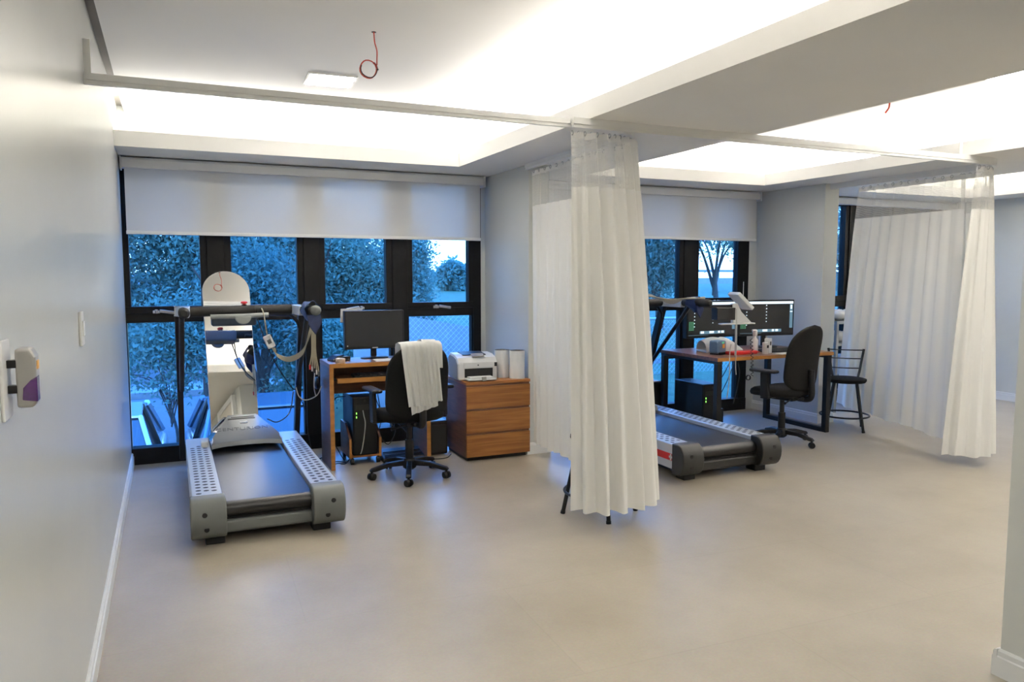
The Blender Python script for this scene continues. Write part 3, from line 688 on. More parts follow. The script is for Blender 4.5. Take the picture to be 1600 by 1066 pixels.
for i, pts in enumerate([
    [(1.40,-.48,.60),(1.41,-.50,.42),(1.39,-.50,.25),(1.46,-.55,.08),(1.50,-.56,.006)],
    [(1.42,-.47,.44),(1.46,-.49,.49),(1.53,-.50,.50)],
    [(1.37,-.62,.006),(1.44,-.58,.008),(1.50,-.62,.006),(1.54,-.60,.03)],
    [(1.37,-.70,.006),(1.43,-.64,.008),(1.48,-.67,.006),(1.52,-.63,.02)],
    [(1.745,-.48,.62),(1.76,-.50,.50),(1.80,-.52,.38),(1.82,-.52,.35)],
    [(1.77,-.49,.60),(1.79,-.50,.48),(1.805,-.52,.35)],
    [(1.80,-.55,.30),(1.77,-.60,.20),(1.83,-.64,.12),(1.90,-.60,.22),(1.84,-.56,.30)],
    [(1.76,-.62,.012),(1.84,-.66,.01),(1.92,-.50,.01),(2.0,-.52,.008),(2.08,-.50,.03)],
    [(1.87,-.52,.32),(1.95,-.56,.24),(2.02,-.60,.15),(2.06,-.58,.05),(2.08,-.56,.006)],
    [(2.16,-.46,.60),(2.18,-.50,.45),(2.15,-.52,.32),(2.20,-.50,.28)],
    [(2.11,-.78,.006),(2.18,-.82,.008),(2.26,-.80,.006),(2.33,-.70,.006)],
    [(1.15,-.36,.006),(1.22,-.46,.008),(1.28,-.47,.006),(1.36,-.40,.006)]]):
    cable('power_cable', ['black cable hanging inside the left side of the small desk','short black cable reaching the top of the tower','black floor cable just left of the tower stand','black floor cable nearest the desk left panel','black cable dropping behind the desk to the stabiliser','second black cable dropping into the stabiliser','looped black cable hanging from the stabiliser','black cable snaking on the floor behind the chair base','black cable slanting from the stabiliser to the floor','black cable hanging between desk and drawer cabinet','black floor cable reaching under the drawer cabinet','black floor cable between treadmill and desk'][i], pts, .004, M_BLKW, group='loose black cables')

# ---------------------------------------------------------------- drawer cabinet, printer, paper towels
cb = thing('drawer_cabinet', 'three-drawer wooden cabinet under the printer beside the pier', 'cabinet', (2.625, -.735, 0))
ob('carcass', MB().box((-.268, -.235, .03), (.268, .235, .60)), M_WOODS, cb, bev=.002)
ob('top', MB().box((-.272, -.255, .60), (.272, .238, .622)), M_WOODF, cb, bev=.002)
ob('plinth', MB().box((-.25, -.215, 0), (.25, .22, .03)), M_BLK, cb)
for k in range(3):
    z0 = .034+k*.189
    d = ob('drawer', MB().box((-.270, -.256, z0), (.270, -.236, z0+.172)), M_WOODF, cb, bev=.002)
    ob('finger_groove', MB().box((-.268, -.244, z0+.172), (.268, -.236, z0+.189)), M_WOODT, d)
pr = thing('laser_printer', 'white desktop laser printer on the drawer cabinet', 'printer', (2.500, -.755, .6225), math.radians(-4))
pr_prof = [(-.135,0),(.15,0),(.15,.165),(.11,.20),(-.02,.195),(-.10,.175),(-.135,.135)]
ob('body', MB().prism(pr_prof, 'x', -.16, .16), M_WPLA, pr, bev=.010, seg=3)
for s in (-1, 1):
    ob('side_panel', MB().prism([(p*.9+.01, z*.86+.012) for p, z in pr_prof], 'x', s*.162-.003, s*.162+.003), mat('grey_printer_side', (.30,.32,.35), .45, var=.04) if s < 0 else bpy.data.materials['grey_printer_side'], pr, bev=.002)
ob('output_slot', MB().prism([(-.05,.186),(.10,.200),(.10,.206),(-.055,.193)], 'x', -.10, .09), M_BLK, pr)
ob('output_flap', MB().obox((.01, -.085, .192), (.10, .06, .008), Matrix.Rotation(math.radians(16), 3, 'X')), mat('taupe_plastic', (.28,.27,.25), .5, var=.05), pr, bev=.003)
ob('feed_opening', MB().box((-.110, -.1378, .022), (.120, -.134, .092)), M_BLK, pr)
tr = ob('paper_tray', MB().box((-.11, -.235, .010), (.12, -.13, .020)), M_WPLA, pr, bev=.003)
ob('paper_stack', MB().box((-.09, -.225, .020), (.10, -.12, .032)), M_PAPER, tr)
ob('paper_guide', MB().box((.0, -.242, .006), (.035, -.225, .036)), bpy.data.materials['taupe_plastic'], tr, bev=.002)
ob('front_cover', MB().box((-.118, -.1385, .098), (.128, -.134, .140)), M_WPLA, pr, bev=.004)
ob('status_panel', MB().box((.135, -.139, .105), (.157, -.133, .135)), M_BLK, pr); ob('logo_dot', MB().cyl((.0, -.138, .118), (.0, -.1405, .118), .006, n=12), M_GREYP, pr)
for i, (x, y, lab) in enumerate(((2.735, -.80, 'white paper towel roll standing between printer and pier'), (2.825, -.90, 'white paper towel roll at the front right corner of the cabinet'))):
    r = thing('paper_towel_roll', lab, 'paper roll', (x, y, .6225), i*.7, 'paper towel rolls')
    def f(u, v, i=i):
        a = 2*PI*u; rr = .060 + .0035*math.sin(3*a+i) + .002*math.sin(7*a+4*v)
        return (rr*math.cos(a), rr*math.sin(a), .222*v)
    ob('roll', MB().grid(f, 40, 8, True).lathe([(.02, .221), (.0595, .221)], 40), M_TISSUE, r, smooth=60)
    ob('core', MB().lathe([(.021, .15), (.021, .2225), (.017, .2225), (.017, .15)], 16), mat('cardboard_core', (.35,.26,.17), .8, var=.06), r)

# ================================================================== office chairs
def office_chair(loc, rz, label, fab, arms=(1, 1), base_rot=0.0, dz=.0):
    t = thing('office_chair', label, 'office chair', loc, rz, 'black swivel office chairs')
    ob('column', MB().cyl((0,0,.09), (0,0,.27), .030, .030, 18).cyl((0,0,.27), (0,0,.40), .020, .020, 14), M_BLK, t, smooth=40)
    ob('hub', MB().lathe([(.030,.055),(.048,.07),(.050,.115),(.036,.135)], 20), M_BLK, t, smooth=40)
    for k in range(5):
        a = base_rot + 2*PI*k/5; c, s_ = math.cos(a), math.sin(a); R3 = Matrix.Rotation(a, 3, 'Z')
        prof = [(.03,.125),(.16,.115),(.275,.085),(.292,.07),(.285,.058),(.25,.062),(.15,.085),(.03,.085)]
        mb = MB().prism(prof, 'y', -.019, .019); mb.v = [tuple(R3 @ Vector(p)) for p in mb.v]
        l = ob('base_leg', mb, M_BLK, t, bev=.007, seg=3)
        q = a + .9*math.sin(3.1*k+1); cx, cy = .275*c, .275*s_; dx, dy = -math.sin(q), math.cos(q)
        w = MB()
        for e in (-1, 1): w.cyl((cx+dx*.005*e, cy+dy*.005*e, .027), (cx+dx*.024*e, cy+dy*.024*e, .027), .027, .023, 16)
        w.cyl((cx, cy, .04), (cx, cy, .066), .009, n=8)
        ob('castor', w, M_BLK, l, smooth=40)
    ob('tilt_mechanism', MB().box((-.07, -.14, .385), (.07, .10, .425)).box((-.045, -.22, .40), (.045, -.10, .43)), M_BLK, t, bev=.01)
    ob('height_lever', MB().tube([(.05,.02,.405), (.17,.03,.40), (.20,.03,.395)], [.006,.006,.012], 8), M_BLK, t)
    ob('back_lever', MB().tube([(-.05,-.12,.405), (-.15,-.14,.39), (-.185,-.145,.385)], [.006,.006,.012], 8), M_BLK, t)
    # seat cushion
    def seat(u, v):
        a = 2*PI*u; e = .62
        cx = math.copysign(abs(math.cos(a))**e, math.cos(a)); cy = math.copysign(abs(math.sin(a))**e, math.sin(a))
        rr, zz = [(0,.43),(.85,.425),(.97,.44),(1.0,.462),(.97,.485),(.86,.498),(.5,.500),(0,.495)][int(round(v*7))]
        drop = .028*max(0, cy)**3*rr**3
        return (.235*cx*rr, .01+.225*cy*rr, zz - drop)
    ob('seat', MB().grid(seat, 36, 8, True), fab, t, smooth=180)
    # backrest: rounded shield, wider below the middle
    HB = .56; Z0 = .475+dz
    def hw(v): return .228*(1-max(0, (v-.52)/.48)**2.6*.42)*(1-max(0, (.2-v)/.2)**2*.20)
    def back(u, v):
        # u around thickness section, v height
        vv = .5-.5*math.cos(PI*v) if False else v
        w = hw(vv)*math.sqrt(max(0, 1-abs(2*vv-1)**7)) + .001
        a = 2*PI*u; cx = math.copysign(abs(math.cos(a))**.55, math.cos(a)); cy = math.copysign(abs(math.sin(a))**.8, math.sin(a))
        x = w*cx; th = .036*math.sqrt(max(.0, 1-abs(2*vv-1)**6)) + .001
        y = -.225 - .075*(vv-.3) + .05*(x/.23)**2 + th*cy + .018*math.sin(PI*vv)
        return (x, y, Z0+HB*vv)
    ob('backrest', MB().grid(back, 44, 34, True), fab, t, smooth=180)
    ob('back_support', MB().tube(cat_rom([(0,-.15,.41),(0,-.24,.415),(0,-.272,.45),(0,-.268,.56),(0,-.262,.66)], 5), .026, 8), M_BLK, t, smooth=60)
    # moulded rear shell seam
    if arms[0] or arms[1]:
        for s in (-1, 1):
            if not arms[0 if s < 0 else 1]: continue
            a = ob('armrest_post', MB().prism([(-.05,.43),(.03,.43),(.035,.635),(-.035,.635)], 'x', s*.265-.016, s*.265+.016).box((min(s*.10, s*.28), -.04, .415), (max(s*.10, s*.28), .03, .432)), M_BLK, t, bev=.008)
            ob('armrest_pad', MB().box((s*.268-.038, -.12, .635), (s*.268+.038, .13, .662)), M_BLK, a, bev=.016, seg=3)
    return t
office_chair((1.835, -1.20, 0), math.radians(4), 'black office chair with a white coat over its back at the small desk', M_FAB, base_rot=math.radians(-112), dz=-.045)
M_FAB2 = mat('charcoal_upholstery', (.0085,.008,.0075), .9, spec=.2, var=.12, vscale=60, bump=.2, bscale=500)
office_chair((5.06, -1.47, 0), math.radians(13), 'charcoal office chair drawn up to the black-framed desk', M_FAB2, base_rot=math.radians(-85), arms=(1, 0))

# ---------------------------------------------------------------- lab coat over the chair
ct = thing('lab_coat', 'white lab coat draped over the back of the office chair', 'coat', (1.822, -1.44, .535), math.radians(4))
def drape(x0, x1, zb_in, zb_out, off, n=46, m=22, ph=0.0, slant=0.0, amp=.011, lean=.0):
    def f(u, v):
        x = x0+(x1-x0)*u
        top = .435 - .32*(x+.02)**2
        fold = amp*math.sin(2*PI*(u*3.4)+ph) + amp*.5*math.sin(2*PI*u*7+1+ph)
        Lin = top-zb_in; Lout = top-(zb_out+slant*u); L = Lin+Lout+.11; d = v*L
        y_in, y_out = .035, -.078-off
        if d < Lin: return (x, y_in+off*.3, zb_in+d)
        if d < Lin+.11:
            k = (d-Lin)/.11; a = PI*k
            return (x, (y_in+y_out)/2+(y_in-y_out)/2*math.cos(a), top+(.026+off)*math.sin(a))
        k = (d-Lin-.11)/Lout
        return (x+lean*k, y_out-.004*k - fold*(.25+.9*k), top-k*Lout)
    return MB().grid(f, n, m)
ob('back_panel', drape(-.140, .030, .30, .03, .004, ph=.4, slant=.0, amp=.010, lean=.045), M_COAT, ct, smooth=180)
ob('front_panel', drape(.012, .118, .28, .045, .018, n=30, ph=2.2, slant=.012, amp=.011, lean=.035), M_COAT, ct, smooth=180)
ob('hem', drape(-.110, .085, .31, -.03, -.006, ph=1.2, slant=.050, amp=.006, lean=.04), M_COAT, ct, smooth=180)
ob('sleeve', drape(.085, .152, .30, .285, .010, n=16, ph=.1, slant=-.004, amp=.004), M_COAT, ct, smooth=180)

# ================================================================== stools
def stool(loc, rz, label, back=False, seat_h=.485):
    t = thing('stool', label, 'stool', loc, rz, 'black metal stools')
    ob('seat', MB().lathe([(.10, seat_h-.040), (.172, seat_h-.038), (.182, seat_h-.022), (.180, seat_h-.006), (.155, seat_h), (.02, seat_h+.003)], 36), M_FAB, t, smooth=60)
    for k in range(4):
        a = PI/4 + k*PI/2
        l = ob('leg', MB().tube([(.135*math.cos(a), .135*math.sin(a), seat_h-.04), (.228*math.cos(a), .228*math.sin(a), .0)], .0125, 12), M_BLKM, t, smooth=50)
        ob('foot_cap', MB().tube([(.2245*math.cos(a), .2245*math.sin(a), .018), (.228*math.cos(a), .228*math.sin(a), .0)], .0150, 12), M_BLK, l, smooth=50)
    ob('foot_ring', MB().tube([(.215*math.cos(q), .215*math.sin(q), .135) for q in np.linspace(0, 2*PI, 41)], .0085, 8), M_BLKM, t, smooth=60)
    if back:
        P = {}
        for s in (-1, 1):
            P[s] = [(s*.105, .115, seat_h-.03), (s*.125, .150, seat_h+.06), (s*.155, .195, seat_h+.255)]
            ob('back_post', MB().tube(P[s], .0115, 10), M_BLKM, t, smooth=50)
        for z, w, y in ((.075, .128, .155), (.165, .142, .175), (.245, .152, .193)):
            ob('back_bar', MB().tube([(-w, y, seat_h+z), (-w*.5, y+.012, seat_h+z-.003), (0, y+.016, seat_h+z-.004), (w*.5, y+.012, seat_h+z-.003), (w, y, seat_h+z)], .0055, 8), M_BLKM, t, smooth=60)
    return t
stool((2.655, -2.475, 0), math.radians(28), 'black round stool half hidden behind the gathered curtain')
stool((6.055, -1.235, 0), math.radians(-46), 'black round stool with wire backrest beside the second pier', back=True)

# ================================================================== right desk group
D2 = thing('workstation_desk', 'long wooden-topped desk with black square steel frame', 'desk', (5.15, -.88, 0))
ob('desktop', MB().box((-.66, -.43, .715), (.66, .40, .745)), M_WOODT, D2, bev=.002)
ob('front_edge', MB().box((-.66, -.4325, .715), (.66, -.43, .745)), M_WOODE, D2)
for x in (-.625, .625):
    for y in (-.42, .34): ob('leg', MB().box((x-.025, y, 0), (x+.025, y+.05, .69)), M_BLKM, D2, bev=.003)
    ob('top_bar', MB().box((x-.025, -.42, .69), (x+.025, .39, .715)), M_BLKM, D2)
    ob('floor_bar', MB().box((x-.025, -.37, 0), (x+.025, .34, .04)), M_BLKM, D2)
ob('rear_beam', MB().box((-.60, .34, .66), (.60, .37, .70)), M_BLKM, D2)
def lit_screen(par, w, h, zc):
    s = [o for o in par.children if o.name.startswith('screen')][0]
    y = -.0225; L = -w/2+.014; R = w/2-.014; T = zc+h/2-.014; B = zc-h/2+.022
    ob('title_bar', MB().box((L, y, T-.024), (R, y+.001, T)), M_UIW, s)
    ob('side_strip', MB().box((R-.038, y, B+.05), (R-.004, y+.001, T-.03)), M_UIB, s)
    ob('side_bar', MB().box((R-.036, y-.0008, T-.105), (R-.006, y, T-.095)).box((R-.030, y-.0008, T-.075), (R-.012, y, T-.035)), M_UIW, s)
    mb = MB()
    for c, n in ((L+.075, 7), (L+.295, 6)):
        for k in range(n): mb.box((c-.005, y, T-.042-k*.031), (c+.005, y+.001, T-.034-k*.031))
    ob('lead_mark', mb, M_UIW, s, kind='stuff')
    mb = MB()
    for c in range(4):
        for k in range(7): mb.box((L+.012+c*.016, y, B+.052+k*.012), (L+.019+c*.016, y+.001, B+.058+k*.012))
    ob('value_table', mb, M_UIG, s, kind='stuff')
    ob('tool_strip', MB().box((L+.14, y, B+.014), (R-.13, y+.001, B+.042)), M_UIB, s)
    mb = MB()
    for k, (a, b) in enumerate(((.15,.19),(.255,.31),(.36,.385),(.40,.43))): mb.box((L+a, y-.0008, B+.020), (L+b, y, B+.040))
    ob('tool_button', mb, M_UIW, s, kind='stuff')
    mb = MB()
    for k in range(14): mb.box((L+.01+k*.017, y, B+.002), (L+.019+k*.017, y+.001, B+.007))
    ob('task_bar', mb, M_UIB, s, kind='stuff')
GR = 'monitors on the black-framed desk'
ma_, sa = monitor('computer_monitor', (5.555, -.70, .745), math.radians(-7), .625, .345, .285, 'lit monitor showing dot columns on the right of the pair', GR, .26)
lit_screen(ma_, .625, .345, .285)
mb_, sb = monitor('computer_monitor', (4.93, -.66, .745), math.radians(3), .60, .345, .285, 'left monitor of the pair, partly hidden by white equipment', GR, .26)
lit_screen(mb_, .60, .345, .285)
keyboard((5.40, -1.08, .745), math.radians(-4), 'black keyboard on the black-framed desk below the lit monitor', w=.44, d=.16)
ps = ob('paper_sheet', MB().box((-.16, -.06, 0), (.16, .06, .003)), M_PAPER); ps.location = (5.36, -1.235, .745); ps.rotation_euler = (0, 0, math.radians(3))
tag(ps, 'white paper along the front edge of the black-framed desk', 'paper')
ob('fold', MB().box((-.05, -.03, .003), (.06, .04, .006)), M_PAPER, ps)
lp = thing('desk_cup', 'pale cylindrical cup behind the lit monitor stand', 'cup', (5.665, -.56, .745))
ob('body', MB().lathe([(.036,0),(.040,.10),(.040,.125),(.034,.125),(.034,.02)], 22), M_WPLA, lp, smooth=40); ob('rim', MB().lathe([(.041,.118),(.042,.126),(.036,.127)], 22), M_PAPER, lp, smooth=40)
# white domed recorder, blue interface box, printer arm, red case, bottles
rc = thing('recorder_unit', 'white domed device lying on the left part of the black-framed desk', 'device', (4.88, -.86, .745), math.radians(-8))
def dome(u, v):
    a = PI*v; x = -.19+.38*u; hgt = .135*math.sin(PI*min(1, .28+.72*u) if u < .5 else PI*(.5+.5*(u-.5)/.5*.82))
    return (x, -.09*math.cos(a), max(.012, hgt*math.sin(a)**.75))
ob('shell', MB().grid(dome, 22, 18), M_WPLA, rc, smooth=60)
ob('base_plate', MB().box((-.19, -.09, 0), (.19, .09, .02)), M_WPLA, rc, bev=.006); ob('slot', MB().box((-.045, -.098, .03), (-.03, -.085, .075)), M_BLK, rc)
ib = thing('interface_box', 'small blue-grey interface box with orange label on the desk corner', 'device', (4.70, -1.05, .745), math.radians(18))
M_BG = mat('blue_grey_plastic', (.10,.17,.27), .45, var=.06)
ob('housing', MB().box((-.065, -.05, .012), (.065, .05, .125)), M_BG, ib, bev=.018, seg=3); ob('face_label', MB().box((-.002, -.0525, .058), (.032, -.0495, .092)), mat('orange_label', (.75,.38,.06), .5, var=.05), ib)
ob('connector', MB().box((-.05, -.06, .0), (.05, -.04, .022)), M_BLK, ib, bev=.003); ob('top_label', MB().box((-.01, -.053, .10), (.02, -.0495, .112)), M_UIG, ib)
for s in (-1, 1): ob('foot', MB().box((s*.045-.012, -.04, 0), (s*.045+.012, .04, .013)), M_BLK, ib)
rd = thing('red_case', 'flat red case on the black-framed desk behind the blue box', 'case', (4.90, -1.13, .745), math.radians(4))
ob('body', MB().box((-.15, -.05, 0), (.15, .05, .030)), M_RED, rd, bev=.010, seg=3); ob('handle', MB().tube([(.15,-.03,.015),(.185,-.03,.015),(.185,.03,.015),(.15,.03,.015)], .006, 6), M_RED, rd)
for k, (x, y, h, lab, cap) in enumerate(((5.075, -1.10, .155, 'clear pump bottle with white cap on the black-framed desk', True), (5.105, -1.20, .10, 'short white tub at the front of the black-framed desk', False), (5.165, -1.17, .135, 'white squared bottle with dark label on the black-framed desk', False))):
    b = thing('bottle', lab, 'bottle', (x, y, .745), .2*k, 'bottles on the black-framed desk')
    ob('body', MB().lathe([(.026,0),(.029,.004),(.029,h*.75),(.012,h*.9),(.012,h)], 20) if k == 0 else (MB().lathe([(.024,0),(.026,.003),(.026,h),(.020,h+.003)], 20) if k == 1 else MB().box((-.032,-.022,0),(.032,.022,h))), M_WPLA, b, smooth=40, bev=.004 if k == 2 else 0)
    if cap: ob('cap', MB().lathe([(.018,h),(.020,h+.004),(.020,h+.05),(.016,h+.054)], 16).box((-.03,-.008,h+.045),(.01,.008,h+.058)), M_WPLA, b, smooth=40)
    else: ob('label_patch', MB().box((-.012, -.028 if k == 1 else -.0235, h*.55), (.012, -.0255 if k == 1 else -.0215, h*.8)), M_GREYD, b)
ar = thing('printer_arm', 'white tilted tray on a bracket in front of the left monitor', 'stand', (4.66, -1.20, 1.03), math.radians(-6))
ob('bracket', MB().box((-.06, -.03, -.012), (.28, .03, .0)).prism([(.06,0),(.25,0),(.14,.10),(.10,.17),(.05,.17)], 'y', -.02, .02), M_WPLA, ar, bev=.006)
ob('tilted_tray', MB().obox((.145, 0, .19), (.20, .16, .035), Matrix.Rotation(math.radians(42), 3, 'Y')), M_WPLA, ar, bev=.008)
ob('grey_box', MB().box((-.12, -.05, .03), (.06, .04, .135)), M_GREYD, ar, bev=.004)
ob('post', MB().tube([(.10,0,-.01),(.10,0,-.29)], .006, 8), M_STEEL, ar); ob('clamp_arm', MB().box((-.30, -.015, .135), (.05, .015, .16)), M_BLKM, ar)
cuff((4.35, -1.17, 1.212), 'navy cuff rolled on the right handrail of the second treadmill', .8)
ld = thing('lead_bundle', 'grey bundle of wires lying over the second treadmill handlebar', 'cable', (4.20, -.95, 1.245), math.radians(-40))
for k in range(7):
    ob('lead_wire', MB().tube(cat_rom([(-.35, .02*k-.06, -.01+.004*k), (-.15, .016*k-.07, .015+.003*k), (.05, .01*k-.05, -.01-.006*k), (.18, -.09+.008*k, .0), (.34, -.14+.006*k, .002*k)], 5), .006, 5), M_GRYW if k % 2 else M_YELW, ld, smooth=70)
cc = thing('coiled_cord', 'black coiled cord hanging over the front of the black-framed desk', 'cord', (4.83, -1.325, .62))
ob('coil', MB().tube([(.012*math.cos(q)+.02*math.sin(q/37), .008*math.sin(q)-.002, .28-.0052*q) for q in np.linspace(0, 62, 240)], .0032, 5), M_BLKW, cc, smooth=70)
ob('coil_heap', MB().tube([(-.02+.022*math.cos(q), .006*math.sin(q*1.3), -.055+.02*math.sin(q)) for q in np.linspace(0, 19, 90)], .0036, 5), M_BLKW, cc, smooth=70)
for pts, lab, m in (([(4.62,-1.32,.86),(4.60,-1.33,.78),(4.60,-1.33,.55),(4.58,-1.33,.40)], 'pale wire dropping past the left corner of the black-framed desk', M_GRYW),
                    ([(4.66,-1.33,1.16),(4.665,-1.335,.9),(4.66,-1.335,.70),(4.67,-1.335,.60)], 'grey wire hanging straight from the tray bracket', M_GRYW),
                    ([(4.70,-1.32,.70),(4.71,-1.33,.60),(4.68,-1.33,.45),(4.66,-1.32,.35)], 'dark cable dangling below the black-framed desk front', M_BLKW),
                    ([(5.45,-.44,.75),(5.36,-.42,.55),(5.27,-.40,.40),(5.15,-.38,.30)], 'black monitor cable slanting down behind the black-framed desk', M_BLKW),
                    ([(5.52,-.44,.74),(5.46,-.41,.62),(5.38,-.40,.42),(5.30,-.38,.25),(5.25,-.36,.12)], 'second black cable behind the lit monitor', M_BLKW),
                    ([(4.95,-.45,.006),(5.08,-.38,.010),(5.18,-.42,.006),(5.12,-.50,.006)], 'black cable curled on the floor under the black-framed desk', M_BLKW)):
    cable('desk_cable', lab, pts, .0042, m, group='cables around the black-framed desk')
t2 = tower('computer_tower', (4.74, -.72, .0), 'tall black computer tower under the black-framed desk', .19, .42, .46)
t3 = thing('black_crate', 'dark box beside the tower under the black-framed desk', 'box', (4.50, -.30, 0))
ob('body', MB().box((-.06, -.15, 0), (.055, .18, .43)), M_BLK, t3, bev=.008); ob('top_sheet', MB().box((-.05, -.13, .43), (.045, .16, .438)), M_PAPER, t3)
t4 = thing('carton', 'small beige carton on the floor beside the black tower', 'box', (4.92, -.62, 0))
ob('body', MB().box((-.045, -.09, 0), (.05, .09, .17)), bpy.data.materials['cream_lid'], t4, bev=.003); ob('wooden_end', MB().box((-.055, -.10, 0), (-.02, -.091, .15)), M_WOODF, t4)
t5 = thing('power_brick', 'upright black box behind the carton under the desk', 'box', (5.03, -.66, 0))
ob('body', MB().box((-.03, -.06, 0), (.03, .06, .18)), M_BLK, t5, bev=.004); ob('plug', MB().box((.03, -.03, .12), (.055, .0, .15)), M_BLK, t5, bev=.004)
# window pull cord
pcd = ob('pull_cord', MB().cyl((0,0,0), (0,0,.20), .004, n=8), M_WPLA); pcd.location = (5.84, -.055, 1.17)
tag(pcd, 'white pull cord on the right jamb of the second window', 'cord')

# ---------------------------------------------------------------- bay three shelf behind the curtain
sh = thing('storage_rack', 'grey metal rack glimpsed between the second pier and the curtain', 'rack', (7.05, -.38, 0))
M_RACK = mat('grey_rack_metal', (.22,.24,.25), .45, var=.06)
for z in (.35, .70, .93): ob('shelf', MB().box((-.42, -.2, z), (.42, .2, z+.03)), M_RACK, sh)
for x in (-.41, .41):
    for y in (-.19, .19): ob('post', MB().box((x-.015, y-.015, 0), (x+.015, y+.015, .96)), M_RACK, sh)
for z, n, lab in ((.96, 3, 'crumpled white linen bundle on top of the grey rack'), (.73, 2, 'white folded sheets on the middle shelf of the grey rack')):
    q = thing('linen_bundle', lab, 'linen', (7.0, -.42, z))
    for k in range(n):
        def lump(u, v, k=k):
            a = 2*PI*u; t_ = PI*v; r = 1+.12*math.sin(5*a+k)+.08*math.sin(9*t_+a)
            return (-.18+.17*k+.15*r*math.sin(t_)*math.cos(a), .12*r*math.sin(t_)*math.sin(a), .055-.055*r*math.cos(t_))
        ob('folded_cloth', MB().grid(lump, 20, 10, True), M_PAPER, q, smooth=180)
cr_ = thing('medical_monitor', 'pale boxy device on the lower shelf of the grey rack', 'device', (7.0, -.42, .38))
ob('body', MB().box((-.2, -.14, 0), (.2, .14, .2)), M_WPLA, cr_, bev=.01); ob('knob', MB().cyl((.1,-.14,.1), (.1,-.16,.1), .02, n=12), M_BLK, cr_)

# ---------------------------------------------------------------- ceiling panel lights, hanging wires
def panel(x, y, z, label, s=.135, e=6):
    t = thing('ceiling_panel_light', label, 'ceiling light', (x, y, z), math.radians(-3), 'square ceiling panel lights')
    ob('frame', MB().box((-s-.012, -s-.012, -.010), (s+.012, -s, .0)).box((-s-.012, s, -.010), (s+.012, s+.012, .0)).box((-s-.012, -s, -.010), (-s, s, .0)).box((s, -s, -.010), (s+.012, s, .0)), M_WPLA, t)
    ob('diffuser', MB().box((-s, -s, -.008), (s, s, -.002)), M_LED, t)
    return t
panel(1.258, -1.535, ZC, 'lit square ceiling panel above the small desk')
panel(5.06, -3.36, ZC, 'lit square ceiling panel at the right edge, half hidden by the beam')
for k, (x, y) in enumerate(((1.0, -5.7), (1.0, -7.4), (4.2, -5.7), (6.2, -5.7), (8.0, -5.7), (4.2, -7.6), (7.2, -7.6))):  # panels after the first are added out of view to raise camera-side light
    panel(x, y, ZS, ['lit ceiling panel just inside the corridor opening', 'added lit ceiling panel deeper along the corridor', 'added lit ceiling panel right behind the partition wall end', 'added lit ceiling panel in the middle of the lowered ceiling', 'added lit ceiling panel nearest the right wall', 'added lit ceiling panel at the rear beside the partition', 'added lit ceiling panel at the rear right'][k], .15)
hw_ = thing('hanging_wire', 'red wire hanging from the ceiling and coiled into a loop above the desk', 'wire', (1.276, -2.562, ZC))
loop = [(-.032+.042*math.cos(q)+.002*math.sin(3*q), .004*q/3-.01, -.185+.043*math.sin(q)) for q in np.linspace(.15, 2*PI+.9, 22)]
ob('red_strand', MB().tube(cat_rom([(0,0,0),(.004,0,-.05),(.014,-.002,-.09),(.012,-.006,-.14),(.011,-.01,-.165)], 5) + [Vector(p) for p in loop[::-1]], .0032, 6), M_REDW, hw_, smooth=70)
ob('black_strand', MB().tube([Vector(p)+Vector((.004,-.003,.003)) for p in loop[8:]] + [Vector((.018,-.01,-.185))], .0026, 6), M_BLKW, hw_, smooth=70)
ob('ceiling_hole', MB().lathe([(.012, -.0015), (.012, .0005)], 14), M_GREYD, hw_)
h2 = thing('hanging_wire', 'short red wire hanging from the second ceiling tray below the beam edge', 'wire', (4.70, -2.72, ZC))
ob('red_strand', MB().tube(cat_rom([(0,0,0),(.005,0,-.06),(.0,0,-.10),(-.02,0,-.125),(-.03,0,-.135)], 5), .006, 6), M_REDW, h2, smooth=70); ob('ceiling_hole', MB().lathe([(.012, -.0015), (.012, .0005)], 14), M_GREYD, h2)

# ---------------------------------------------------------------- left wall fittings
ds = thing('wall_dispenser', 'small silver dispenser with purple window on the left wall', 'dispenser', (0, -4.63, 1.187))
M_SILV = mat('satin_silver_plastic', (.40,.39,.37), .3, metal=.5, var=.04); M_PURP = mat('purple_translucent_plastic', (.07,.012,.12), .15, var=.3, vscale=60, coat=.5)
ob('wall_plate', MB().box((0.0, -.07, -.02), (.006, .015, .135)), M_WPLA, ds, bev=.002)
for z in (.03, .08): ob('spacer', MB().box((.006, -.03, z), (.022, -.01, z+.015)), M_BLK, ds)
ob('housing', MB().prism([(.020,0),(.048,.0),(.055,.012),(.055,.10),(.046,.118),(.020,.118)], 'y', -.032, .018), M_SILV, ds, bev=.006, seg=3)
ob('purple_window', MB().prism([(.030,.016),(.0562,.012),(.0562,.062),(.045,.055),(.032,.04)], 'y', -.034, .0), M_PURP, ds, bev=.002)
ob('orange_mark', MB().box((.0545, -.02, .075), (.0562, .005, .092)), bpy.data.materials['orange_label'], ds)
sw = thing('light_switch', 'slim white switch plate on the left wall', 'switch', (0, -3.23, 1.19))
ob('plate', MB().box((0, -.045, 0), (.009, .045, .125)), M_WPLA, sw, bev=.003); ob('rocker', MB().box((.009, -.02, .035), (.014, .02, .09)), M_WPLA, sw, bev=.002)

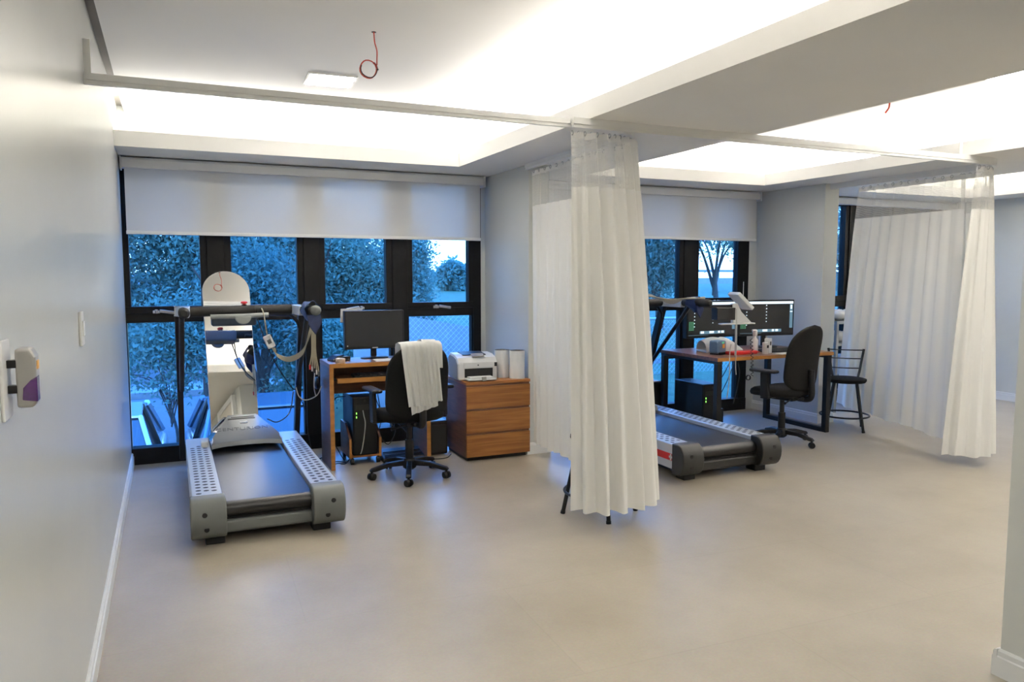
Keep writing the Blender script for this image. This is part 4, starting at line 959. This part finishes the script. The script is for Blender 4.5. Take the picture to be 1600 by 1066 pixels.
# ================================================================== outdoors
GZ = -1.53
M_LAWN = mat('lawn_grass', (.055,.105,.045), .9, var=.35, vscale=3, bump=.4, bscale=40)
M_ROAD = mat('grey_asphalt', (.13,.122,.125), .85, var=.12, vscale=4)
M_KERB = mat('pale_concrete', (.26,.26,.26), .8, var=.1, vscale=5)
M_BARK = mat('brown_bark', (.055,.045,.038), .9, var=.3, vscale=20, bump=.5, bscale=60)
struct('ground', MB().box((-60, .3, GZ-.3), (90, 120, GZ)), M_LAWN)
struct('street', MB().box((-60, 1.0, GZ-.1), (2.9, 13.6, GZ+.012)), M_ROAD)
struct('kerb', MB().box((-60, 13.6, GZ), (12, 14.0, GZ+.16)), M_KERB)
struct('pavement', MB().box((-60, 14.0, GZ), (12, 15.6, GZ+.12)), M_KERB)
struct('garden_wall', MB().box((-60, 15.6, GZ), (9, 15.85, GZ+1.25)).box((-60, 15.55, GZ+1.25), (9, 15.9, GZ+1.33)), mat('blue_grey_render', (.16,.19,.21), .85, var=.15, vscale=2))
# raised lawn bank to the right
def bank(u, v):
    x = 2.9 + 60*u; y = .4 + 55*v
    rise = min(1, max(0, (x-2.9)/2.2)); rise = rise*rise*(3-2*rise)
    z = GZ + (1.50 + min(.75, .028*max(0, y-3)))*rise
    return (x, y, z)
struct('lawn_bank', MB().grid(bank, 60, 40), M_LAWN, smooth=60)
rp = struct('ramp_wall', MB().prism([(2.6, GZ), (8.0, GZ), (8.0, .0), (2.6, 1.0)], 'y', 3.9, 4.05), M_KERB)
# chain-link fence
def fence(x0, x1, y, z0, z1, label):
    t = thing('chain_link_fence', label, 'fence', ((x0+x1)/2, y, z0)); L = (x1-x0)/2; H = z1-z0
    M_W = mat('galvanised_wire', (.42,.45,.47), .5, var=.06) if 'galvanised_wire' not in bpy.data.materials else bpy.data.materials['galvanised_wire']
    n = int((x1-x0)/2.2)+1
    for k in range(n+1):
        x = -L+2*L*k/n; ob('post', MB().cyl((x, 0, -.05), (x, 0, H+.04), .025, n=10), M_W, t, smooth=50)
    ob('top_rail', MB().cyl((-L, 0, H), (L, 0, H), .020, n=8), M_W, t, smooth=50)
    ob('kerb', MB().box((-L, -.06, -.16), (L, .06, .0)), M_KERB, t)
    mb = MB(); st = .075; r = .0028
    for sgn in (-1, 1):
        c = -L-H
        while c < L:
            a0, a1 = (c, 0.0), (c+H, H)
            lo = max(a0[0], -L); hi = min(a1[0], L)
            if hi > lo:
                z_lo, z_hi = lo-c, hi-c
                p, q = (lo*sgn, 0, z_lo), (hi*sgn, 0, z_hi)
                mb.tube([p, q], r, 3, False)
            c += st
    ob('wire_mesh', mb, M_W, t, kind='stuff'); return t
fence(5.2, 13.5, 2.9, -.24, .80, 'wire fence with white top rail beyond the second window')
fence(2.95, 5.1, 3.2, -.55, 1.05, 'taller wire fence panel beyond the right pane of the first window')

LEAF = {}
def leafmat(i):
    if i not in LEAF:
        c = [(.11,.22,.20), (.15,.27,.23), (.10,.21,.20), (.18,.30,.24)][i]
        LEAF[i] = cloth('green_leaf_%s' % 'abcd'[i], c, .45, bump=0.0)
    return LEAF[i]
def leaf_cloud(blobs, n, size, seed):
    rng = np.random.default_rng(seed); B = np.array(blobs, float); vol = B[:,3]*B[:,4]*B[:,5]; idx = rng.choice(len(B), n, p=vol/vol.sum())
    d = rng.normal(size=(n,3)); d /= np.linalg.norm(d, axis=1)[:,None]; rad = rng.uniform(0, 1, n)**.45
    c = B[idx,:3] + d*rad[:,None]*B[idx,3:6]
    # clump the leaves into twigs
    tw = rng.integers(0, max(1, n//14), n); cen = c[rng.integers(0, n, max(1, n//14))]; c = cen[tw] + rng.normal(size=(n,3))*.13
    u = rng.normal(size=(n,3)); u /= np.linalg.norm(u, axis=1)[:,None]; w = np.cross(u, rng.normal(size=(n,3))); w /= np.linalg.norm(w, axis=1)[:,None]
    s = size*rng.uniform(.6, 1.3, n)[:,None]; a = u*s; b = w*s*.42
    V = np.stack([c-a, c+b, c+a, c-b], 1).reshape(-1, 3)
    return V
def leaf_mesh(name, V, m, parent, o):
    n = len(V)//4; me = bpy.data.meshes.new(name); me.vertices.add(n*4); me.loops.add(n*4); me.polygons.add(n)
    me.vertices.foreach_set('co', (V - np.array(o)).astype(np.float32).ravel()); me.loops.foreach_set('vertex_index', np.arange(n*4, dtype=np.int32))
    me.polygons.foreach_set('loop_start', np.arange(0, n*4, 4, dtype=np.int32)); me.polygons.foreach_set('loop_total', np.full(n, 4, np.int32))
    me.update(calc_edges=True); me.materials.append(m); ob_ = link(name, me, parent); ob_['kind'] = 'stuff'; return ob_
def tree(base, blobs, n, size, label, mi=0, tr=.14, seed=1, group='trees outside the windows', limbs=7, name='tree'):
    t = thing(name, label, 'tree', base, 0, group); rng = np.random.default_rng(seed)
    top = np.array(blobs)[:, :3].mean(0); B = Vector(base)
    f0 = Vector((base[0]+(top[0]-base[0])*.35, base[1]+(top[1]-base[1])*.35, base[2]+(top[2]-base[2])*.55))
    ob('trunk', MB().tube([tuple(p-B) for p in cat_rom([B, (B+f0)/2+Vector((.08,0,0)), f0], 4)], [tr*(1-.4*k/8) for k in range(9)], 9), M_BARK, t, smooth=70)
    for k in range(limbs):
        b = blobs[k % len(blobs)]; e = Vector((b[0]+rng.normal()*b[3]*.5, b[1]+rng.normal()*b[4]*.5, b[2]+rng.normal()*b[5]*.4))
        st = f0.lerp(B, rng.uniform(0, .35))
        P = cat_rom([st, st.lerp(e, .4)+Vector((0,0,.25)), e], 4)
        ob('branch', MB().tube([tuple(p-B) for p in P], [tr*.5*(1-.75*i/8) for i in range(9)], 6), M_BARK, t, smooth=70)
    leaf_mesh('foliage', leaf_cloud(blobs, n, size, seed), leafmat(mi), t, base)
    return t
tree((-2.6, 8.0, GZ), [(-1.6,8,3.0,1.6,1.4,1.8), (-1.2,7.6,1.6,1.4,1.2,1.1), (-2.0,8,4.6,1.6,1.6,1.4), (-.8,7.4,3.6,1.2,1.2,1.4)], 75000, .048, 'big leafy tree filling the far left pane', 0, seed=21)
tree((.9, 8.6, GZ), [(.4,8.4,2.2,1.5,1.4,1.5), (.2,8.4,4.0,1.5,1.5,1.5), (1.4,8.6,1.5,1.2,1.2,1.1), (-.2,7.9,.6,.9,.9,.7), (1.2,8.6,3.0,1.2,1.2,.8)], 70000, .046, 'leaning tree with drooping foliage behind the mirror', 1, seed=22)
tree((2.6, 9.2, GZ), [(2.3,9.2,1.3,1.2,1.2,1.2), (2.9,9.0,2.0,1.1,1.1,.9), (3.9,9.3,1.4,1.0,1.1,1.1), (4.2,9.0,.6,1.0,1.0,.9), (3.2,8.8,.3,1.2,1.0,.8)], 70000, .046, 'rounded tree behind the third pane above the dark monitor', 3, seed=23)
tree((5.0, 9.4, GZ), [(4.95,9.2,1.3,.42,.5,.95), (5.05,9.2,2.0,.30,.4,.45), (4.9,9.2,.5,.5,.6,.5)], 22000, .046, 'slender tree at the left of the fourth pane', 1, seed=24)
# drooping twigs in front of the lower left panes
tree((.28, 6.2, GZ), [(.0,6.2,.35,.5,.4,.3), (.55,6.2,.25,.35,.4,.4), (.35,6.2,-.15,.28,.3,.22), (-.35,6.2,-.05,.25,.3,.2), (.6,6.3,.75,.7,.5,.35)], 7000, .045, 'young tree with hanging twigs above the parked car', 1, tr=.03, seed=25, limbs=10)
tree((1.75, 7.2, GZ), [(1.5,7.2,1.2,.9,.6,.8), (2.1,7.2,.5,.5,.5,.5), (1.2,7.2,.5,.5,.5,.4)], 11000, .046, 'forked tree with bare lower trunk beside the right upright', 0, tr=.12, seed=26)
tree((2.6, 7.0, GZ), [(2.8,7.0,.2,.8,.6,.6), (2.4,7.2,-.4,.6,.5,.5)], 12000, .045, 'leafy bush between the second and third panes', 3, tr=.05, seed=27)
# feathery tree seen in the fourth pane and further ones
tree((12.7, 28, -.6), [(12.7,28,1.7,.6,.6,.35), (12.2,28,1.3,.5,.5,.35), (13.3,28,1.45,.5,.5,.35), (12.8,28,.9,.55,.6,.45)], 4000, .13, 'distant palm-like tree in the fourth pane', 1, tr=.10, seed=28)
tree((14.1, 30, -.6), [(14.2,30,1.2,.6,.6,.5), (14.2,30,.5,.5,.6,.5)], 2600, .16, 'distant small tree behind the palm-like tree', 3, tr=.08, seed=29)
tree((12.3, 8.4, -.1), [(12.3,8.4,2.6,1.3,1.2,.7), (13.2,8.6,2.8,1.2,1.2,.7), (11.7,8.5,2.9,1.0,1.1,.8)], 12000, .050, 'sparse forked tree behind the lit monitor', 1, tr=.085, seed=30)
tree((11.0, 8.8, -.1), [(10.8,8.8,2.3,1.0,1.0,1.0), (11.0,8.8,1.5,.7,.8,.6), (10.2,8.8,2.6,.9,1.0,.9)], 26000, .052, 'dense tree showing beside the gathered curtain', 0, tr=.12, seed=31)
tree((17.5, 9.0, -.1), [(17.5,9,2.4,1.6,1.4,1.4), (18.6,9,1.6,1.2,1.2,1.0)], 7000, .09, 'tree outside the third window', 1, tr=.1, seed=32)
# guard rail and far ridge
gr = thing('guard_rail', 'white guard rail far across the lawn beyond the second window', 'guard rail', (25, 25, .6))
ob('beam', MB().box((-9, -.04, .36), (9, .04, .66)), M_KERB, gr); ob('upper_beam', MB().box((-9, -.04, .95), (9, .04, 1.08)), M_KERB, gr)
for k in range(10): ob('post', MB().box((-9+2*k-.06, -.05, -.6), (-9+2*k+.06, .05, 1.1)), M_KERB, gr)
struct('hills', MB().grid(lambda u, v: (-60+220*u, 115-10*v, GZ-.5+(2.6+1.0*math.sin(9*u)+.5*math.sin(23*u+1))*(1-v)), 60, 2), mat('distant_woodland', (.10,.13,.12), .95, var=.2, vscale=.3))

# ---------------------------------------------------------------- parked cars
def car(loc, rz, label, body, sc=1.0):
    t = thing('car', label, 'car', loc, rz, 'cars parked outside'); t.scale = (sc, sc, sc)
    def sec(prof, w0, w1):  # prof: list of (x,z); width shrinks with height
        return prof
    lower = [(-2.1,.28),(-2.15,.55),(-2.05,.80),(-1.5,.90),(1.0,.92),(1.7,.84),(2.08,.66),(2.12,.30)]
    ob('body', MB().prism(lower, 'y', -.82, .82), body, t, bev=.09, seg=4, smooth=60)
    cabin = [(-1.75,.88,.74),(-1.15,1.36,.58),(-.55,1.44,.56),(.15,1.40,.56),(1.05,.90,.74)]
    vs = []; 
    for x, z, w in cabin: vs += [(x, -w, z), (x, w, z)]
    n = len(cabin); gl = MB().add(vs, [(2*i, 2*i+2, 2*i+3, 2*i+1) for i in range(n-1)] + [tuple(2*i for i in range(n))[::-1], tuple(2*i+1 for i in range(n)), (0,1,2*n-1,2*n-2)])
    ob('cabin_glass', gl, mat('dark_car_glass', (.01,.014,.02), .06, var=.05, coat=.5) if 'dark_car_glass' not in bpy.data.materials else bpy.data.materials['dark_car_glass'], t)
    ob('roof', MB().add([(-1.2,-.60,1.352),(-.55,-.575,1.455),(.2,-.575,1.412),(.2,.575,1.412),(-.55,.575,1.455),(-1.2,.60,1.352),(-1.2,-.60,1.33),(-.55,-.585,1.43),(.2,-.585,1.385),(.2,.585,1.385),(-.55,.585,1.43),(-1.2,.60,1.33)],
        [(0,1,4,5),(1,2,3,4),(6,11,10,7),(7,10,9,8),(0,6,7,1),(1,7,8,2),(2,8,9,3),(3,9,10,4),(4,10,11,5),(5,11,6,0)]), body, t, bev=.01)
    for s in (-1, 1):
        ob('pillar', MB().tube([(.2, s*.57, 1.40), (.62, s*.655, 1.16), (1.08, s*.75, .90)], .028, 6), body, t)
        ob('pillar', MB().tube([(-1.2, s*.595, 1.34), (-1.5, s*.67, 1.12), (-1.80, s*.75, .88)], .045, 6), body, t)
        ob('pillar', MB().tube([(-.42, s*.57, 1.44), (-.45, s*.75, .90)], .024, 6), M_BLK, t)
        ob('side_mirror', MB().ell((.78, s*.88, .98), (.09, .10, .07), 10, 6), body, t, smooth=180)
        ob('headlight', MB().ell((1.95, s*.58, .70), (.14, .20, .07), 10, 6), M_WPLA, t, smooth=180)
        for x in (-1.32, 1.32):
            w = ob('wheel', MB().cyl((x, s*.62, .31), (x, s*.84, .31), .31, n=24), M_BLK, t, smooth=40); ob('hubcap', MB().cyl((x, s*.84, .31), (x, s*.85, .31), .19, n=18), M_ALU, w)
    return t
M_CARW = mat('silver_car_paint', (.50,.52,.54), .25, metal=.3, var=.02, coat=.6); M_CARB = mat('blue_grey_car_paint', (.10,.14,.19), .25, metal=.3, var=.03, coat=.6)
car((-.60, 3.05, GZ+.012), math.radians(-90), 'silver car parked below the far left pane', M_CARW)
car((1.26, 3.15, GZ+.012), math.radians(-90), 'darker car parked behind the treadmill hood', M_CARB)
